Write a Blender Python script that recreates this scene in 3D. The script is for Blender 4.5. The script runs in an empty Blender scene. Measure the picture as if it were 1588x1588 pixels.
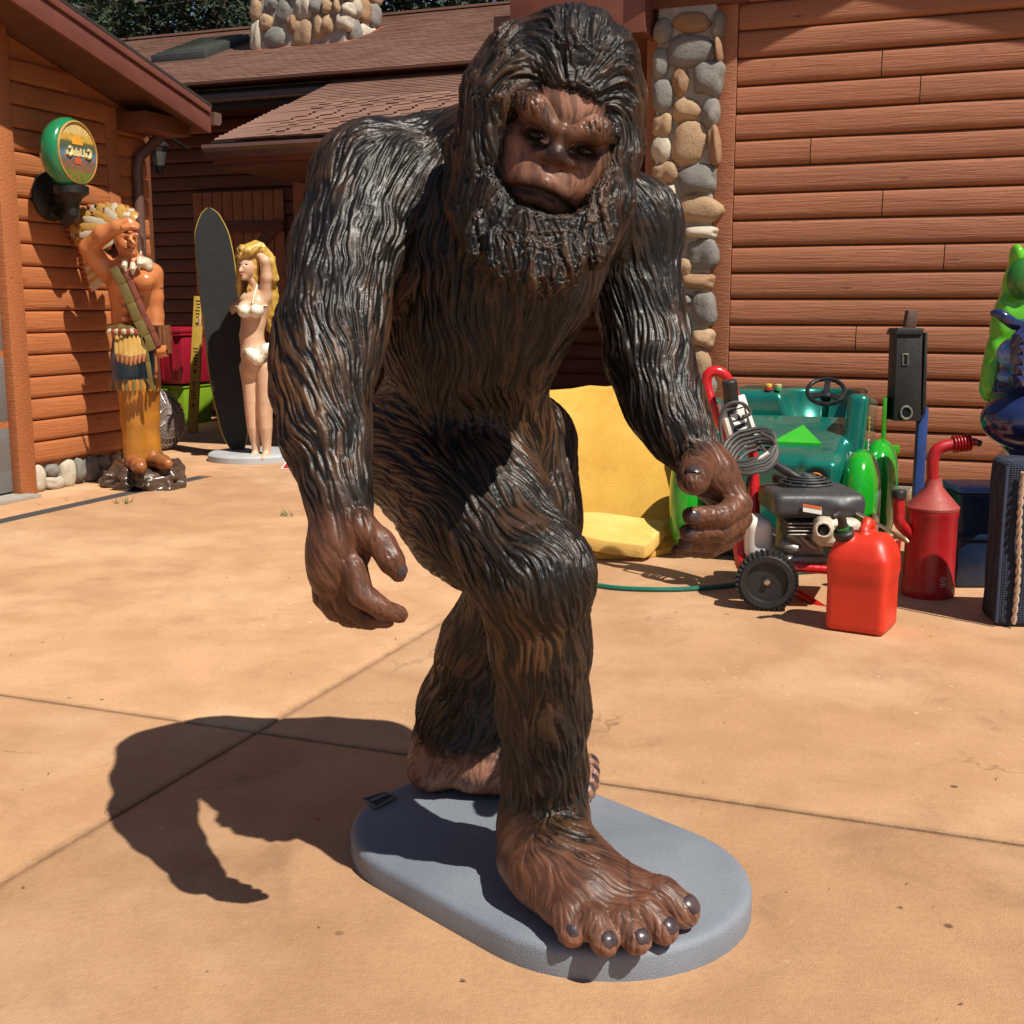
import bpy, bmesh, math, random
import numpy as np
from mathutils import Vector, Matrix
random.seed(7); RNG = np.random.default_rng(7)
scene = bpy.context.scene
COL = scene.collection
# ------------------------------------------------------------------ camera
PXF, HORIZON, CAMH = 1850.0, 475.0, 1.35            # focal length in photo pixels, horizon row, eye height
PITCH = math.atan((794 - HORIZON) / PXF)
cam_d = bpy.data.cameras.new('camera'); cam = bpy.data.objects.new('camera', cam_d); COL.objects.link(cam)
cam.location = (0, 0, CAMH); cam.rotation_euler = (math.pi/2 - PITCH, 0, 0)
cam_d.sensor_width = 36; cam_d.lens = PXF / 1588 * 36; cam_d.clip_start = .05; cam_d.clip_end = 3000
scene.camera = cam
# ------------------------------------------------------------------ light
TO_SUN = Vector((.475, -.50, 1.0)).normalized()
world = bpy.data.worlds.new('World'); scene.world = world; world.use_nodes = True
wn = world.node_tree; bgn = wn.nodes['Background']
sky = wn.nodes.new('ShaderNodeTexSky'); sky.sky_type = 'NISHITA'; sky.sun_disc = False
sky.sun_elevation = math.asin(TO_SUN.z); sky.sun_rotation = math.atan2(TO_SUN.x, TO_SUN.y)
sky.air_density = 1.0; sky.dust_density = .6
wn.links.new(sky.outputs[0], bgn.inputs[0]); bgn.inputs[1].default_value = .05
sun_d = bpy.data.lights.new('sun', 'SUN'); sun_d.energy = 5.0; sun_d.angle = math.radians(.53); sun_d.color = (1, .93, .82)
sun = bpy.data.objects.new('sun', sun_d); COL.objects.link(sun); sun.location = (5, -5, 12)
sun.rotation_euler = (-TO_SUN).to_track_quat('-Z', 'Y').to_euler()
scene.view_settings.view_transform = 'Standard'; scene.view_settings.look = 'None'
scene.view_settings.exposure = 0.3; scene.view_settings.gamma = 1
# ------------------------------------------------------------------ pixel geometry
def ray(px, py):
    a = (px - 794) / PXF; b = (794 - py) / PXF
    return Vector((a, math.cos(PITCH) + b*math.sin(PITCH), -math.sin(PITCH) + b*math.cos(PITCH)))
def G(px, py, z=0.0):                                # pixel -> point on the level z
    r = ray(px, py); t = (z - CAMH) / r.z
    return Vector((r.x*t, r.y*t, z))
def J(px, py, y):                                    # pixel -> point at distance y
    r = ray(px, py); t = y / r.y
    return Vector((r.x*t, y, CAMH + r.z*t))
def S(px, y): return px / PXF * y                    # pixel length -> metres at distance y
TH = math.radians(21.0)                              # the yard's own axes
U = Vector((math.sin(TH), math.cos(TH), 0)); V = Vector((math.cos(TH), -math.sin(TH), 0)); Z = Vector((0, 0, 1))
O0 = G(205, 734)
def B(su, sv, z=0.0): return O0 + U*su + V*sv + Z*z
def onplane(px, py, p0, n):
    r = ray(px, py); c = Vector((0, 0, CAMH)); t = (p0 - c).dot(n) / r.dot(n)
    return c + r*t
def uv(p): q = p - O0; return q.dot(U), q.dot(V)
# ------------------------------------------------------------------ objects
WL = {}
def tag(o, label=None, cat=None, group=None, kind=None):
    if label: o['label'] = label
    if cat: o['category'] = cat
    if group: o['group'] = group
    if kind: o['kind'] = kind
    return o
def thing(name, loc, label, cat, group=None, kind=None):
    o = bpy.data.objects.new(name, None); COL.objects.link(o); o.location = loc; o.empty_display_size = .1
    WL[o.name] = Vector(loc)
    return tag(o, label, cat, group, kind)
class MB:
    def __init__(s): s.v = []; s.f = []
    def add(s, vs, fs):
        n = len(s.v); s.v += [tuple(p) for p in vs]; s.f += [tuple(i + n for i in f) for f in fs]; return s
    def hexa(s, c):                                  # 8 corners, bottom ring then top ring
        return s.add(c, [(3,2,1,0),(4,5,6,7),(0,1,5,4),(1,2,6,5),(2,3,7,6),(3,0,4,7)])
    def box(s, c, sz, ax=None):                      # centre, size, axes
        X, Y, W = ax or (Vector((1,0,0)), Vector((0,1,0)), Z); c = Vector(c); a, b, h = [q/2 for q in sz]
        return s.hexa([c + X*i*a + Y*j*b + W*k*h for k in (-1,1) for i, j in ((-1,-1),(1,-1),(1,1),(-1,1))])
    def bar(s, a, b, w, h=None, up=Z):               # rectangular bar from a to b
        a = Vector(a); b = Vector(b); h = h or w; d = (b-a).normalized()
        x = d.cross(up); x = x.normalized() if x.length > 1e-4 else d.orthogonal().normalized(); y = x.cross(d)
        return s.box((a+b)/2, (w, h, (b-a).length), (x, y, d))
    def tube(s, pts, r, n=10, cap=True, closed=False):
        pts = [Vector(p) for p in pts]; m = len(pts); rs = r if hasattr(r, '__len__') else [r]*m
        t0 = (pts[1]-pts[0]).normalized(); nrm = t0.orthogonal().normalized(); vs = []
        for i, p in enumerate(pts):
            if closed: t = (pts[(i+1) % m] - pts[i-1]).normalized()
            else: t = (pts[min(i+1, m-1)] - pts[max(i-1, 0)]).normalized()
            nrm = (nrm - t*nrm.dot(t)); nrm = nrm.normalized() if nrm.length > 1e-5 else t.orthogonal().normalized()
            bn = t.cross(nrm)
            vs += [p + (nrm*math.cos(2*math.pi*k/n) + bn*math.sin(2*math.pi*k/n))*rs[i] for k in range(n)]
        fs = []
        for i in range(m if closed else m-1):
            j = (i+1) % m
            fs += [(i*n+k, i*n+(k+1) % n, j*n+(k+1) % n, j*n+k) for k in range(n)]
        if cap and not closed: fs += [tuple(range(n-1, -1, -1)), tuple((m-1)*n+k for k in range(n))]
        return s.add(vs, fs)
    def lathe(s, prof, c, axis=Z, n=24, sx=1.0):     # profile [(r, h)], ends at r=0 closed by a cap
        c = Vector(c); axis = Vector(axis).normalized(); x = axis.orthogonal().normalized() if abs(axis.z) < .99 else Vector((1,0,0)); y = axis.cross(x)
        vs = []; m = len(prof)
        for r, h in prof: vs += [c + axis*h + (x*math.cos(2*math.pi*k/n)*sx + y*math.sin(2*math.pi*k/n))*r for k in range(n)]
        fs = [(i*n+k, i*n+(k+1) % n, (i+1)*n+(k+1) % n, (i+1)*n+k) for i in range(m-1) for k in range(n)]
        fs += [tuple(range(n-1, -1, -1)), tuple((m-1)*n+k for k in range(n))]
        return s.add(vs, fs)
    def prism(s, poly, ext):                         # polygon of 3-D points pushed along ext
        n = len(poly); poly = [Vector(p) for p in poly]; ext = Vector(ext)
        return s.add(poly + [p + ext for p in poly], [tuple(range(n-1, -1, -1)), tuple(range(n, 2*n))] + [(k, (k+1) % n, n+(k+1) % n, n+k) for k in range(n)])
def smooth_by_angle(me, ang=math.radians(35)):
    me.polygons.foreach_set('use_smooth', np.ones(len(me.polygons), bool))
    bm = bmesh.new(); bm.from_mesh(me)
    for e in bm.edges:
        if len(e.link_faces) == 2 and e.calc_face_angle(0) > ang: e.smooth = False
    bm.to_mesh(me); bm.free()
def link(name, me, mat, parent=None):
    o = bpy.data.objects.new(name, me); COL.objects.link(o)
    if mat: me.materials.clear(); me.materials.append(mat)
    if parent: o.parent = parent; WL[o.name] = WL[parent.name]
    else: WL[o.name] = Vector((0, 0, 0))
    return o
def obj(name, mb, mat, parent=None, smooth=None, bevel=0.0, seg=2):
    off = WL[parent.name] if parent else Vector((0, 0, 0))
    me = bpy.data.meshes.new(name)
    me.from_pydata([(p[0]-off.x, p[1]-off.y, p[2]-off.z) for p in mb.v], [], mb.f); me.update()
    bm = bmesh.new(); bm.from_mesh(me); bmesh.ops.recalc_face_normals(bm, faces=bm.faces)
    if bevel:
        es = [e for e in bm.edges if len(e.link_faces) == 2 and e.calc_face_angle(0) > .5]
        bmesh.ops.bevel(bm, geom=es, offset=bevel, segments=seg, affect='EDGES', profile=.5, clamp_overlap=True)
    bm.to_mesh(me); bm.free()
    if smooth or bevel: smooth_by_angle(me, smooth if isinstance(smooth, float) else math.radians(40))
    return link(name, me, mat, parent)
def np_mesh(name, v, quads=None, tris=None, smooth=True):
    me = bpy.data.meshes.new(name); v = np.asarray(v, np.float32)
    parts = [(q, k) for q, k in ((quads, 4), (tris, 3)) if q is not None and len(q)]
    nl = sum(len(q)*k for q, k in parts); nf = sum(len(q) for q, k in parts)
    me.vertices.add(len(v)); me.vertices.foreach_set('co', v.ravel()); me.loops.add(nl); me.polygons.add(nf)
    me.loops.foreach_set('vertex_index', np.concatenate([np.asarray(q, np.int32).ravel() for q, k in parts]))
    tot = np.concatenate([np.full(len(q), k, np.int32) for q, k in parts])
    me.polygons.foreach_set('loop_start', np.concatenate([[0], np.cumsum(tot)[:-1]]).astype(np.int32))
    me.polygons.foreach_set('use_smooth', np.full(nf, smooth)); me.update(calc_edges=True); me.validate()
    return me
# ------------------------------------------------------------------ materials
class NT:
    def __init__(s, name):
        s.m = bpy.data.materials.new(name); s.m.use_nodes = True; s.t = s.m.node_tree; s.b = s.t.nodes['Principled BSDF']
    def n(s, typ, **kw):
        nd = s.t.nodes.new('ShaderNode' + typ)
        for k, v in kw.items():
            if k.startswith('i_'):
                key = k[2:]; key = int(key) if key.isdigit() else key.replace('_', ' ')
                if isinstance(v, bpy.types.NodeSocket): s.t.links.new(v, nd.inputs[key])
                else: nd.inputs[key].default_value = v
            else: setattr(nd, k, v)
        return nd
    def l(s, a, b): s.t.links.new(a, b)
    def set(s, key, v):
        if isinstance(v, bpy.types.NodeSocket): s.l(v, s.b.inputs[key])
        else: s.b.inputs[key].default_value = v
    def co(s, scale=(1,1,1), kind='Object'):
        return s.n('Mapping', i_Vector=s.n('TexCoord').outputs[kind], i_Scale=scale).outputs[0]
    def noise(s, vec, scale, detail=4, rough=.55, dist=0):
        return s.n('TexNoise', i_Vector=vec, i_Scale=scale, i_Detail=detail, i_Roughness=rough, i_Distortion=dist).outputs[0]
    def ramp(s, fac, stops):
        r = s.n('ValToRGB', i_Fac=fac); e = r.color_ramp.elements
        while len(e) < len(stops): e.new(.5)
        for k, (p, c) in enumerate(stops): e[k].position = p; e[k].color = (*c, 1) if len(c) == 3 else c
        return r.outputs[0]
    def mix(s, fac, a, b, mode='MIX'):
        m = s.n('Mix', data_type='RGBA', blend_type=mode)
        for sock, v in ((m.inputs[0], fac), (m.inputs[6], a), (m.inputs[7], b)):
            if isinstance(v, bpy.types.NodeSocket): s.l(v, sock)
            else: sock.default_value = v if not hasattr(v, '__len__') else ((*v, 1) if len(v) == 3 else v)
        return m.outputs[2]
    def math(s, op, a, b=0.0):
        m = s.n('Math', operation=op)
        for k, v in enumerate((a, b)):
            if isinstance(v, bpy.types.NodeSocket): s.l(v, m.inputs[k])
            else: m.inputs[k].default_value = v
        return m.outputs[0]
    def bump(s, h, dist=.01, strength=.5):
        s.l(s.n('Bump', i_Height=h, i_Distance=dist, i_Strength=strength).outputs[0], s.b.inputs['Normal'])
def mat(name, c, rough=.5, var=.12, scale=6, metal=0.0, bump=0.0, bscale=40, coat=0.0, dirt=None, emis=None):
    """plain painted, plastic or metal surface with mottling, scuffs and uneven gloss"""
    t = NT(name); co = t.co()
    n1 = t.noise(co, scale, 5); c = tuple(c)
    col = t.mix(t.ramp(n1, [(.3, (0,0,0)), (.7, (1,1,1))]), tuple(q*(1-var) for q in c), tuple(min(1, q*(1+var)) for q in c))
    if dirt:
        n3 = t.noise(co, scale*3.1, 8, .7); col = t.mix(t.ramp(n3, [(.56, (0,0,0)), (.72, (.7,.7,.7))]), col, dirt)
    t.set('Base Color', col); n2 = t.noise(co, scale*4, 6, .65)
    t.set('Roughness', t.n('MapRange', i_0=n2, i_1=.3, i_2=.7, i_3=max(.02, rough-.1), i_4=min(1, rough+.12)).outputs[0]); t.set('Metallic', metal)
    if coat: t.set('Coat Weight', coat); t.set('Coat Roughness', .06)
    if bump: t.bump(t.noise(co, bscale, 4), bump, .6)
    return t.m
# ------------------------------------------------------------------ signed-distance sculpting
class Sculpt:
    """a field of distances on a grid; pieces are blended in one after another, then skinned as one mesh"""
    def __init__(s, lo, hi, h):
        s.lo = np.array(lo, np.float32); s.h = h; s.n = np.ceil((np.array(hi)-s.lo)/h).astype(int)+1
        s.a = np.full(s.n, .3, np.float32)
    def _win(s, lo, hi, pad):
        i0 = np.maximum(np.floor((np.array(lo)-pad-s.lo)/s.h).astype(int), 0); i1 = np.minimum(np.ceil((np.array(hi)+pad-s.lo)/s.h).astype(int)+1, s.n)
        sl = tuple(slice(a, max(a, b)) for a, b in zip(i0, i1))
        ax = [s.lo[k]+s.h*np.arange(sl[k].start, sl[k].stop, dtype=np.float32) for k in range(3)]
        return sl, ax[0][:,None,None], ax[1][None,:,None], ax[2][None,None,:]
    def put(s, d, sl, k, cut=False):
        a = s.a[sl]
        if cut: d = -d; h = np.maximum(k-np.abs(a-d), 0)/k; s.a[sl] = np.maximum(a, d)+h*h*k*.25
        else: h = np.maximum(k-np.abs(a-d), 0)/k; s.a[sl] = np.minimum(a, d)-h*h*k*.25
    def cone(s, a, b, ra, rb, k=.03, cut=False):
        a = np.array(a, np.float32); b = np.array(b, np.float32); r = max(ra, rb)
        sl, x, y, z = s._win(np.minimum(a, b)-r, np.maximum(a, b)+r, k+.02)
        ab = b-a; L = float(ab@ab)+1e-9
        t = np.clip(((x-a[0])*ab[0]+(y-a[1])*ab[1]+(z-a[2])*ab[2])/L, 0, 1)
        d = np.sqrt((x-a[0]-t*ab[0])**2+(y-a[1]-t*ab[1])**2+(z-a[2]-t*ab[2])**2)-(ra+(rb-ra)*t)
        s.put(d, sl, k, cut)
    def chain(s, pts, rs, k=.03, cut=False):
        for i in range(len(pts)-1): s.cone(pts[i], pts[i+1], rs[i], rs[i+1], k, cut)
    def ell(s, c, r, rot=None, k=.03, cut=False):
        c = np.array(c, np.float32); r = np.array(r, np.float32); R = np.array(rot if rot is not None else np.eye(3), np.float32)   # columns = axes
        e = np.sqrt(((R*r)**2).sum(1)); sl, x, y, z = s._win(c-e, c+e, k+.02); x = x-c[0]; y = y-c[1]; z = z-c[2]
        q = [(x*R[0,i]+y*R[1,i]+z*R[2,i]) for i in range(3)]
        k0 = np.sqrt(sum((q[i]/r[i])**2 for i in range(3))); k1 = np.sqrt(sum((q[i]/r[i]**2)**2 for i in range(3)))+1e-6
        s.put(k0*(k0-1)/k1, sl, k, cut)
    def rbox(s, c, half, rad, rot=None, k=.01, cut=False):
        c = np.array(c, np.float32); R = np.array(rot if rot is not None else np.eye(3), np.float32); hf = np.array(half, np.float32)
        e = (np.abs(R)*hf).sum(1); sl, x, y, z = s._win(c-e, c+e, k+.02); x = x-c[0]; y = y-c[1]; z = z-c[2]
        q = [np.abs(x*R[0,i]+y*R[1,i]+z*R[2,i])-hf[i]+rad for i in range(3)]
        d = np.sqrt(sum(np.maximum(a, 0)**2 for a in q))+np.minimum(np.maximum(np.maximum(q[0], q[1]), q[2]), 0)-rad
        s.put(d, sl, k, cut)
    def skin(s):
        a = s.a; S_ = a < 0; n = a.shape
        cnt = np.zeros(tuple(m-1 for m in n), np.uint8)
        for i in (0,1):
            for j in (0,1):
                for k in (0,1): cnt += S_[i:n[0]-1+i, j:n[1]-1+j, k:n[2]-1+k]
        idx = np.flatnonzero((cnt > 0) & (cnt < 8)); cs = cnt.shape; del cnt
        I = np.stack(np.unravel_index(idx, cs), 1); acc = np.zeros((len(I), 3), np.float32); num = np.zeros(len(I), np.float32)
        cor = {(i,j,k): a[I[:,0]+i, I[:,1]+j, I[:,2]+k] for i in (0,1) for j in (0,1) for k in (0,1)}
        for ax in range(3):
            for o in ((0,0),(0,1),(1,0),(1,1)):
                p = list(o); p.insert(ax, 0); q = list(o); q.insert(ax, 1)
                f0 = cor[tuple(p)]; f1 = cor[tuple(q)]; m = (f0 < 0) != (f1 < 0); t = np.where(m, f0/(f0-f1+1e-12), 0)
                pos = np.tile(np.array(p, np.float32), (len(I), 1)); pos[:,ax] = t
                acc += pos*m[:,None]; num += m
        v = s.lo+s.h*(I+acc/num[:,None]); quads = []
        def look(c): return np.searchsorted(idx, np.ravel_multi_index(c.T, cs))
        for ax in range(3):
            sa = [slice(None)]*3; sb = [slice(None)]*3; sa[ax] = slice(0, n[ax]-1); sb[ax] = slice(1, n[ax])
            A = S_[tuple(sa)]; e = np.argwhere(A != S_[tuple(sb)]); o1, o2 = (ax+1) % 3, (ax+2) % 3
            e = e[(e[:,o1] > 0) & (e[:,o2] > 0) & (e[:,o1] < n[o1]-1) & (e[:,o2] < n[o2]-1)]
            ins = A[e[:,0], e[:,1], e[:,2]]; d1 = np.zeros(3, int); d1[o1] = 1; d2 = np.zeros(3, int); d2[o2] = 1
            q = np.stack([look(e-d1-d2), look(e-d2), look(e), look(e-d1)], 1); q[~ins] = q[~ins][:, ::-1]; quads.append(q)
        return v.astype(np.float32), np.concatenate(quads)
def vnormals(v, q):
    n = np.cross(v[q[:,2]]-v[q[:,0]], v[q[:,3]]-v[q[:,1]]); out = np.zeros_like(v)
    for k in range(4):
        for c in range(3): out[:,c] += np.bincount(q[:,k], n[:,c], len(v))
    return out/(np.linalg.norm(out, axis=1, keepdims=True)+1e-12)
def relax(v, q, it=2, f=.5):
    for _ in range(it):
        acc = np.zeros_like(v); cnt = np.zeros(len(v), np.float32)
        for k in range(4):
            for c in range(3): acc[:,c] += np.bincount(q[:,k], v[q[:,(k+1) % 4], c]+v[q[:,(k+3) % 4], c], len(v))
            cnt += 2*np.bincount(q[:,k], minlength=len(v))
        v = v+f*(acc/cnt[:,None]-v)
    return v.astype(np.float32)
LAT = RNG.random((4, 64, 64, 64)).astype(np.float32)
def vnoise(p, ch=0):                                 # value noise at points p (already scaled)
    i = np.floor(p).astype(np.int64); f = (p-i).astype(np.float32); f = f*f*(3-2*f); out = 0; L = LAT[ch]
    for a in (0,1):
        for b in (0,1):
            for c in (0,1):
                w = (f[:,0] if a else 1-f[:,0])*(f[:,1] if b else 1-f[:,1])*(f[:,2] if c else 1-f[:,2])
                out = out+w*L[(i[:,0]+a) & 63, (i[:,1]+b) & 63, (i[:,2]+c) & 63]
    return out
class Flow:
    """combing directions known at a few points, spread smoothly through space; strands() grows hair relief along them"""
    def __init__(s, pts, dirs, lo, hi, h=.03, sig=.09, wav=.35, wsc=.07):
        s.lo = np.array(lo, np.float32); s.h = h; n = np.ceil((np.array(hi)-s.lo)/h).astype(int)+2
        g = np.stack(np.meshgrid(*[s.lo[k]+h*np.arange(n[k]) for k in range(3)], indexing='ij'), -1).reshape(-1, 3).astype(np.float32)
        P = np.array(pts, np.float32); D = np.array(dirs, np.float32); D /= np.linalg.norm(D, axis=1, keepdims=True); acc = np.zeros_like(g); tw = np.zeros(len(g), np.float32)+1e-20
        for p, d in zip(P, D):
            r2 = ((g-p)**2).sum(1); w = np.exp(-r2/(sig*sig))+1e-6/(r2+.01); acc += w[:,None]*d; tw += w
        f = acc/tw[:,None]; f /= np.linalg.norm(f, axis=1, keepdims=True)+1e-9
        if wav: f += wav*2*(np.stack([vnoise(g/wsc+c*7.3, c) for c in range(3)], 1)-.5)
        s.f = (f/np.linalg.norm(f, axis=1, keepdims=True)).reshape(*n, 3).astype(np.float32); s.n = n
    def at(s, p):
        q = np.clip((p-s.lo)/s.h, 0, np.array(s.n)-1.001); i = q.astype(np.int64); f = q-i; out = 0
        for a in (0,1):
            for b in (0,1):
                for c in (0,1):
                    w = (f[:,0] if a else 1-f[:,0])*(f[:,1] if b else 1-f[:,1])*(f[:,2] if c else 1-f[:,2])
                    out = out+w[:,None]*s.f[i[:,0]+a, i[:,1]+b, i[:,2]+c]
        return out
    def near(s, p):
        i = np.clip(((p-s.lo)/s.h+.5).astype(np.int64), 0, np.array(s.n)-1); return s.f[i[:,0], i[:,1], i[:,2]]
    def strands(s, v, widths, length, steps=8, n=None):
        acc = [vnoise(v/w, c % 4) for c, w in enumerate(widths)]; tot = 1.0
        for sg in (1, -1):
            p = v; st = length/2/steps
            for k in range(steps):
                d = s.near(p)
                if n is not None: d = d-n*((d*n).sum(1))[:,None]; d = d/(np.linalg.norm(d, axis=1, keepdims=True)+.03)
                p = p+d*(st*sg); wt = 1-.6*(k+1)/steps
                for c, w in enumerate(widths): acc[c] = acc[c]+wt*vnoise(p/w, c % 4)
                tot += wt/2
        return [(a-a.mean())/(a.std()+1e-9) for a in acc]
def subdivide(v, q):
    e = np.stack([q, np.roll(q, -1, 1)], -1).reshape(-1, 2); e.sort(1); key = e[:,0].astype(np.int64)*len(v)+e[:,1]
    uk, inv = np.unique(key, return_inverse=True); mid = (v[uk//len(v)]+v[uk % len(v)])*.5; fc = v[q].mean(1)
    em = inv.reshape(-1, 4)+len(v); cf = np.arange(len(q))+len(v)+len(mid)
    nq = np.concatenate([np.stack([q[:,k], em[:,k], cf, em[:,(k+3) % 4]], 1) for k in range(4)])
    return np.concatenate([v, mid, fc]).astype(np.float32), nq
def sculpted(name, v, q, mat_, parent, attrs=None):
    off = WL[parent.name]; me = np_mesh(name, v-np.array(off, np.float32), quads=q)
    for k, val in (attrs or {}).items():
        at = me.attributes.new(k, 'FLOAT', 'POINT'); at.data.foreach_set('value', val.astype(np.float32))
    return link(name, me, mat_, parent)
# ================================================================== setting: materials
def stain_mat(name, dark, light, worn):
    t = NT(name); tc = t.n('TexCoord').outputs['Object']; oi = t.n('ObjectInfo')
    off = t.n('VectorMath', operation='ADD', i_0=tc); cx = t.n('CombineXYZ'); t.l(t.math('MULTIPLY', oi.outputs['Random'], 37.0), cx.inputs[0]); t.l(cx.outputs[0], off.inputs[1])
    v = off.outputs[0]
    grain = t.noise(t.n('Mapping', i_Vector=v, i_Scale=(1.2, 14, 26)).outputs[0], 3, 6, .6, .6)
    blot = t.noise(t.n('Mapping', i_Vector=v, i_Scale=(1, 2.5, 3)).outputs[0], 2.2, 4)
    c = t.mix(t.ramp(grain, [(.3, (0,0,0)), (.72, (1,1,1))]), dark, light)
    c = t.mix(t.ramp(blot, [(.35, (0,0,0)), (.75, (.5,.5,.5))]), c, tuple(q*.72 for q in dark))
    c = t.mix(t.math('MULTIPLY', oi.outputs['Random'], .5), c, tuple(q*.66 for q in light))
    chip = t.ramp(t.noise(t.n('Mapping', i_Vector=v, i_Scale=(3, 9, 22)).outputs[0], 2.6, 8, .72), [(.665, (0,0,0)), (.70, (1,1,1))])
    c = t.mix(chip, c, worn)
    knot = t.n('TexVoronoi', i_Vector=t.n('Mapping', i_Vector=v, i_Scale=(1.6, 5, 5)).outputs[0], i_Scale=1.6)
    c = t.mix(t.ramp(knot.outputs[0], [(.03, (.75,.75,.75)), (.10, (0,0,0))]), c, tuple(q*.45 for q in dark))
    t.set('Base Color', c); t.set('Roughness', t.n('MapRange', i_0=blot, i_1=.3, i_2=.7, i_3=.5, i_4=.72).outputs[0])
    t.bump(t.math('SUBTRACT', grain, t.math('MULTIPLY', chip, .9)), .010, .7)
    return t.m
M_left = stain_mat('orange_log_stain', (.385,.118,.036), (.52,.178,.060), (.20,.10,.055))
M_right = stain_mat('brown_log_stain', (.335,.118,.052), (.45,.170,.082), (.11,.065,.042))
M_back = stain_mat('shade_darkened_log_stain', (.15,.045,.018), (.20,.062,.024), (.07,.035,.02))  # darker copy of the log stain; porch and eave shade put into its colour
M_fascia = mat('red_brown_fascia_paint', (.17,.055,.04), .5, .15, 4, bump=.002, bscale=30)
M_soffit = mat('shade_darkened_soffit', (.12,.045,.026), .6, .15, 5)  # colour lowered to deepen the shade of the recess
M_gutter = mat('brown_gutter_metal', (.13,.07,.055), .38, .1, 5)
M_drip = mat('dark_roof_edge', (.03,.022,.02), .7, .2, 9)
JA = O0.dot(V)+uv(G(360, 1158))[1]; JB = O0.dot(U)+uv(G(700, 1180))[0]
def concrete_mat():
    t = NT('tan_coloured_concrete'); v = t.n('TexCoord').outputs['Object']
    big = t.noise(v, .55, 5, .6, .4); mid = t.noise(v, 3.0, 6, .62); fine = t.noise(v, 55, 5, .7); grit = t.noise(v, 230, 2)
    c = t.mix(t.ramp(big, [(.32, (0,0,0)), (.68, (1,1,1))]), (.475,.265,.137), (.60,.362,.20))
    c = t.mix(t.ramp(mid, [(.38, (.6,.6,.6)), (.6, (0,0,0))]), c, (.41,.225,.118))
    c = t.mix(t.ramp(fine, [(.35, (.32,.32,.32)), (.6, (0,0,0))]), c, (.36,.20,.105))
    c = t.mix(t.ramp(grit, [(.62, (0,0,0)), (.74, (.4,.4,.4))]), c, (.68,.42,.24))
    st = t.ramp(t.noise(v, 1.15, 7, .72, 1.2), [(.56, (0,0,0)), (.74, (.6,.6,.6))]); c = t.mix(st, c, (.27,.15,.085))
    spot = t.n('TexVoronoi', i_Vector=v, i_Scale=5.2, i_Randomness=1.0); gate = t.ramp(t.noise(v, 1.7, 3), [(.54, (0,0,0)), (.6, (1,1,1))])
    sp = t.math('MULTIPLY', t.ramp(spot.outputs[0], [(.045, (1,1,1)), (.07, (0,0,0))]), gate); c = t.mix(sp, c, (.16,.085,.05))
    pv = t.n('TexVoronoi', i_Vector=t.n('Mapping', i_Vector=v, i_Location=(3.1,7.7,0)).outputs[0], i_Scale=13)
    pg = t.ramp(t.noise(t.n('Mapping', i_Vector=v, i_Location=(9,2,0)).outputs[0], .9, 4), [(.56, (0,0,0)), (.64, (1,1,1))])
    c = t.mix(t.math('MULTIPLY', t.ramp(pv.outputs[0], [(.06, (.85,.85,.85)), (.12, (0,0,0))]), pg), c, (.72,.55,.40))
    scr = t.ramp(t.noise(t.n('Mapping', i_Vector=v, i_Scale=(2,7,1), i_Rotation=(0,0,.5)).outputs[0], 2.3, 9, .75, 1.5), [(.71, (0,0,0)), (.77, (.55,.55,.55))]); c = t.mix(scr, c, (.72,.52,.36))
    def along(d, off): return t.math('ABSOLUTE', t.math('SUBTRACT', t.n('VectorMath', operation='DOT_PRODUCT', i_0=v, i_1=tuple(d)).outputs['Value'], off))
    wob = t.math('MULTIPLY', t.noise(v, 14, 5, .7), .05)
    for d, off in ((V, JA), (U, JB)):
        c = t.mix(t.ramp(t.math('SUBTRACT', along(d, off), t.math('SUBTRACT', wob, .025)), [(.0, (.62,.62,.62)), (.030, (0,0,0))]), c, (.20,.115,.065))
    wv = t.n('VectorMath', operation='ADD', i_0=v, i_1=(0,0,0)); nz_ = t.n('TexNoise', i_Vector=v, i_Scale=2.2, i_Detail=5); t.l(nz_.outputs[1], wv.inputs[1])
    crk = t.n('TexVoronoi', feature='DISTANCE_TO_EDGE', i_Vector=wv.outputs[0], i_Scale=.42)
    cg = t.ramp(t.noise(v, .8, 2), [(.52, (0,0,0)), (.58, (1,1,1))])
    c = t.mix(t.math('MULTIPLY', t.ramp(crk.outputs[0], [(.0, (.7,.7,.7)), (.0035, (0,0,0))]), cg), c, (.17,.10,.06))
    blot2 = t.ramp(t.noise(t.n('Mapping', i_Vector=v, i_Location=(4.2,1.3,0)).outputs[0], 2.0, 8, .7, .8), [(.62, (0,0,0)), (.70, (.45,.45,.45))]); c = t.mix(blot2, c, (.25,.15,.09))
    wash = t.ramp(t.noise(t.n('Mapping', i_Vector=v, i_Location=(1.2,8.3,0)).outputs[0], .9, 6, .65), [(.50, (0,0,0)), (.68, (.6,.6,.6))]); c = t.mix(wash, c, (.64,.42,.255))
    t.set('Base Color', c); t.set('Roughness', t.n('MapRange', i_0=mid, i_1=.3, i_2=.7, i_3=.62, i_4=.85).outputs[0]); t.set('Specular IOR Level', .35)
    broom = t.noise(t.n('Mapping', i_Vector=v, i_Rotation=(0,0,-TH), i_Scale=(160, 5, 1)).outputs[0], 1, 3)
    t.bump(t.math('ADD', t.math('ADD', t.math('MULTIPLY', fine, 1.0), t.math('MULTIPLY', broom, .18)), t.math('MULTIPLY', grit, .8)), .0035, .55)
    return t.m
M_conc = concrete_mat()
M_soil = mat('joint_dirt', (.13,.085,.055), .95, .3, 20, bump=.003)
M_mortar = mat('grey_mortar', (.33,.30,.26), .9, .15, 20, bump=.006, bscale=60)
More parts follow.
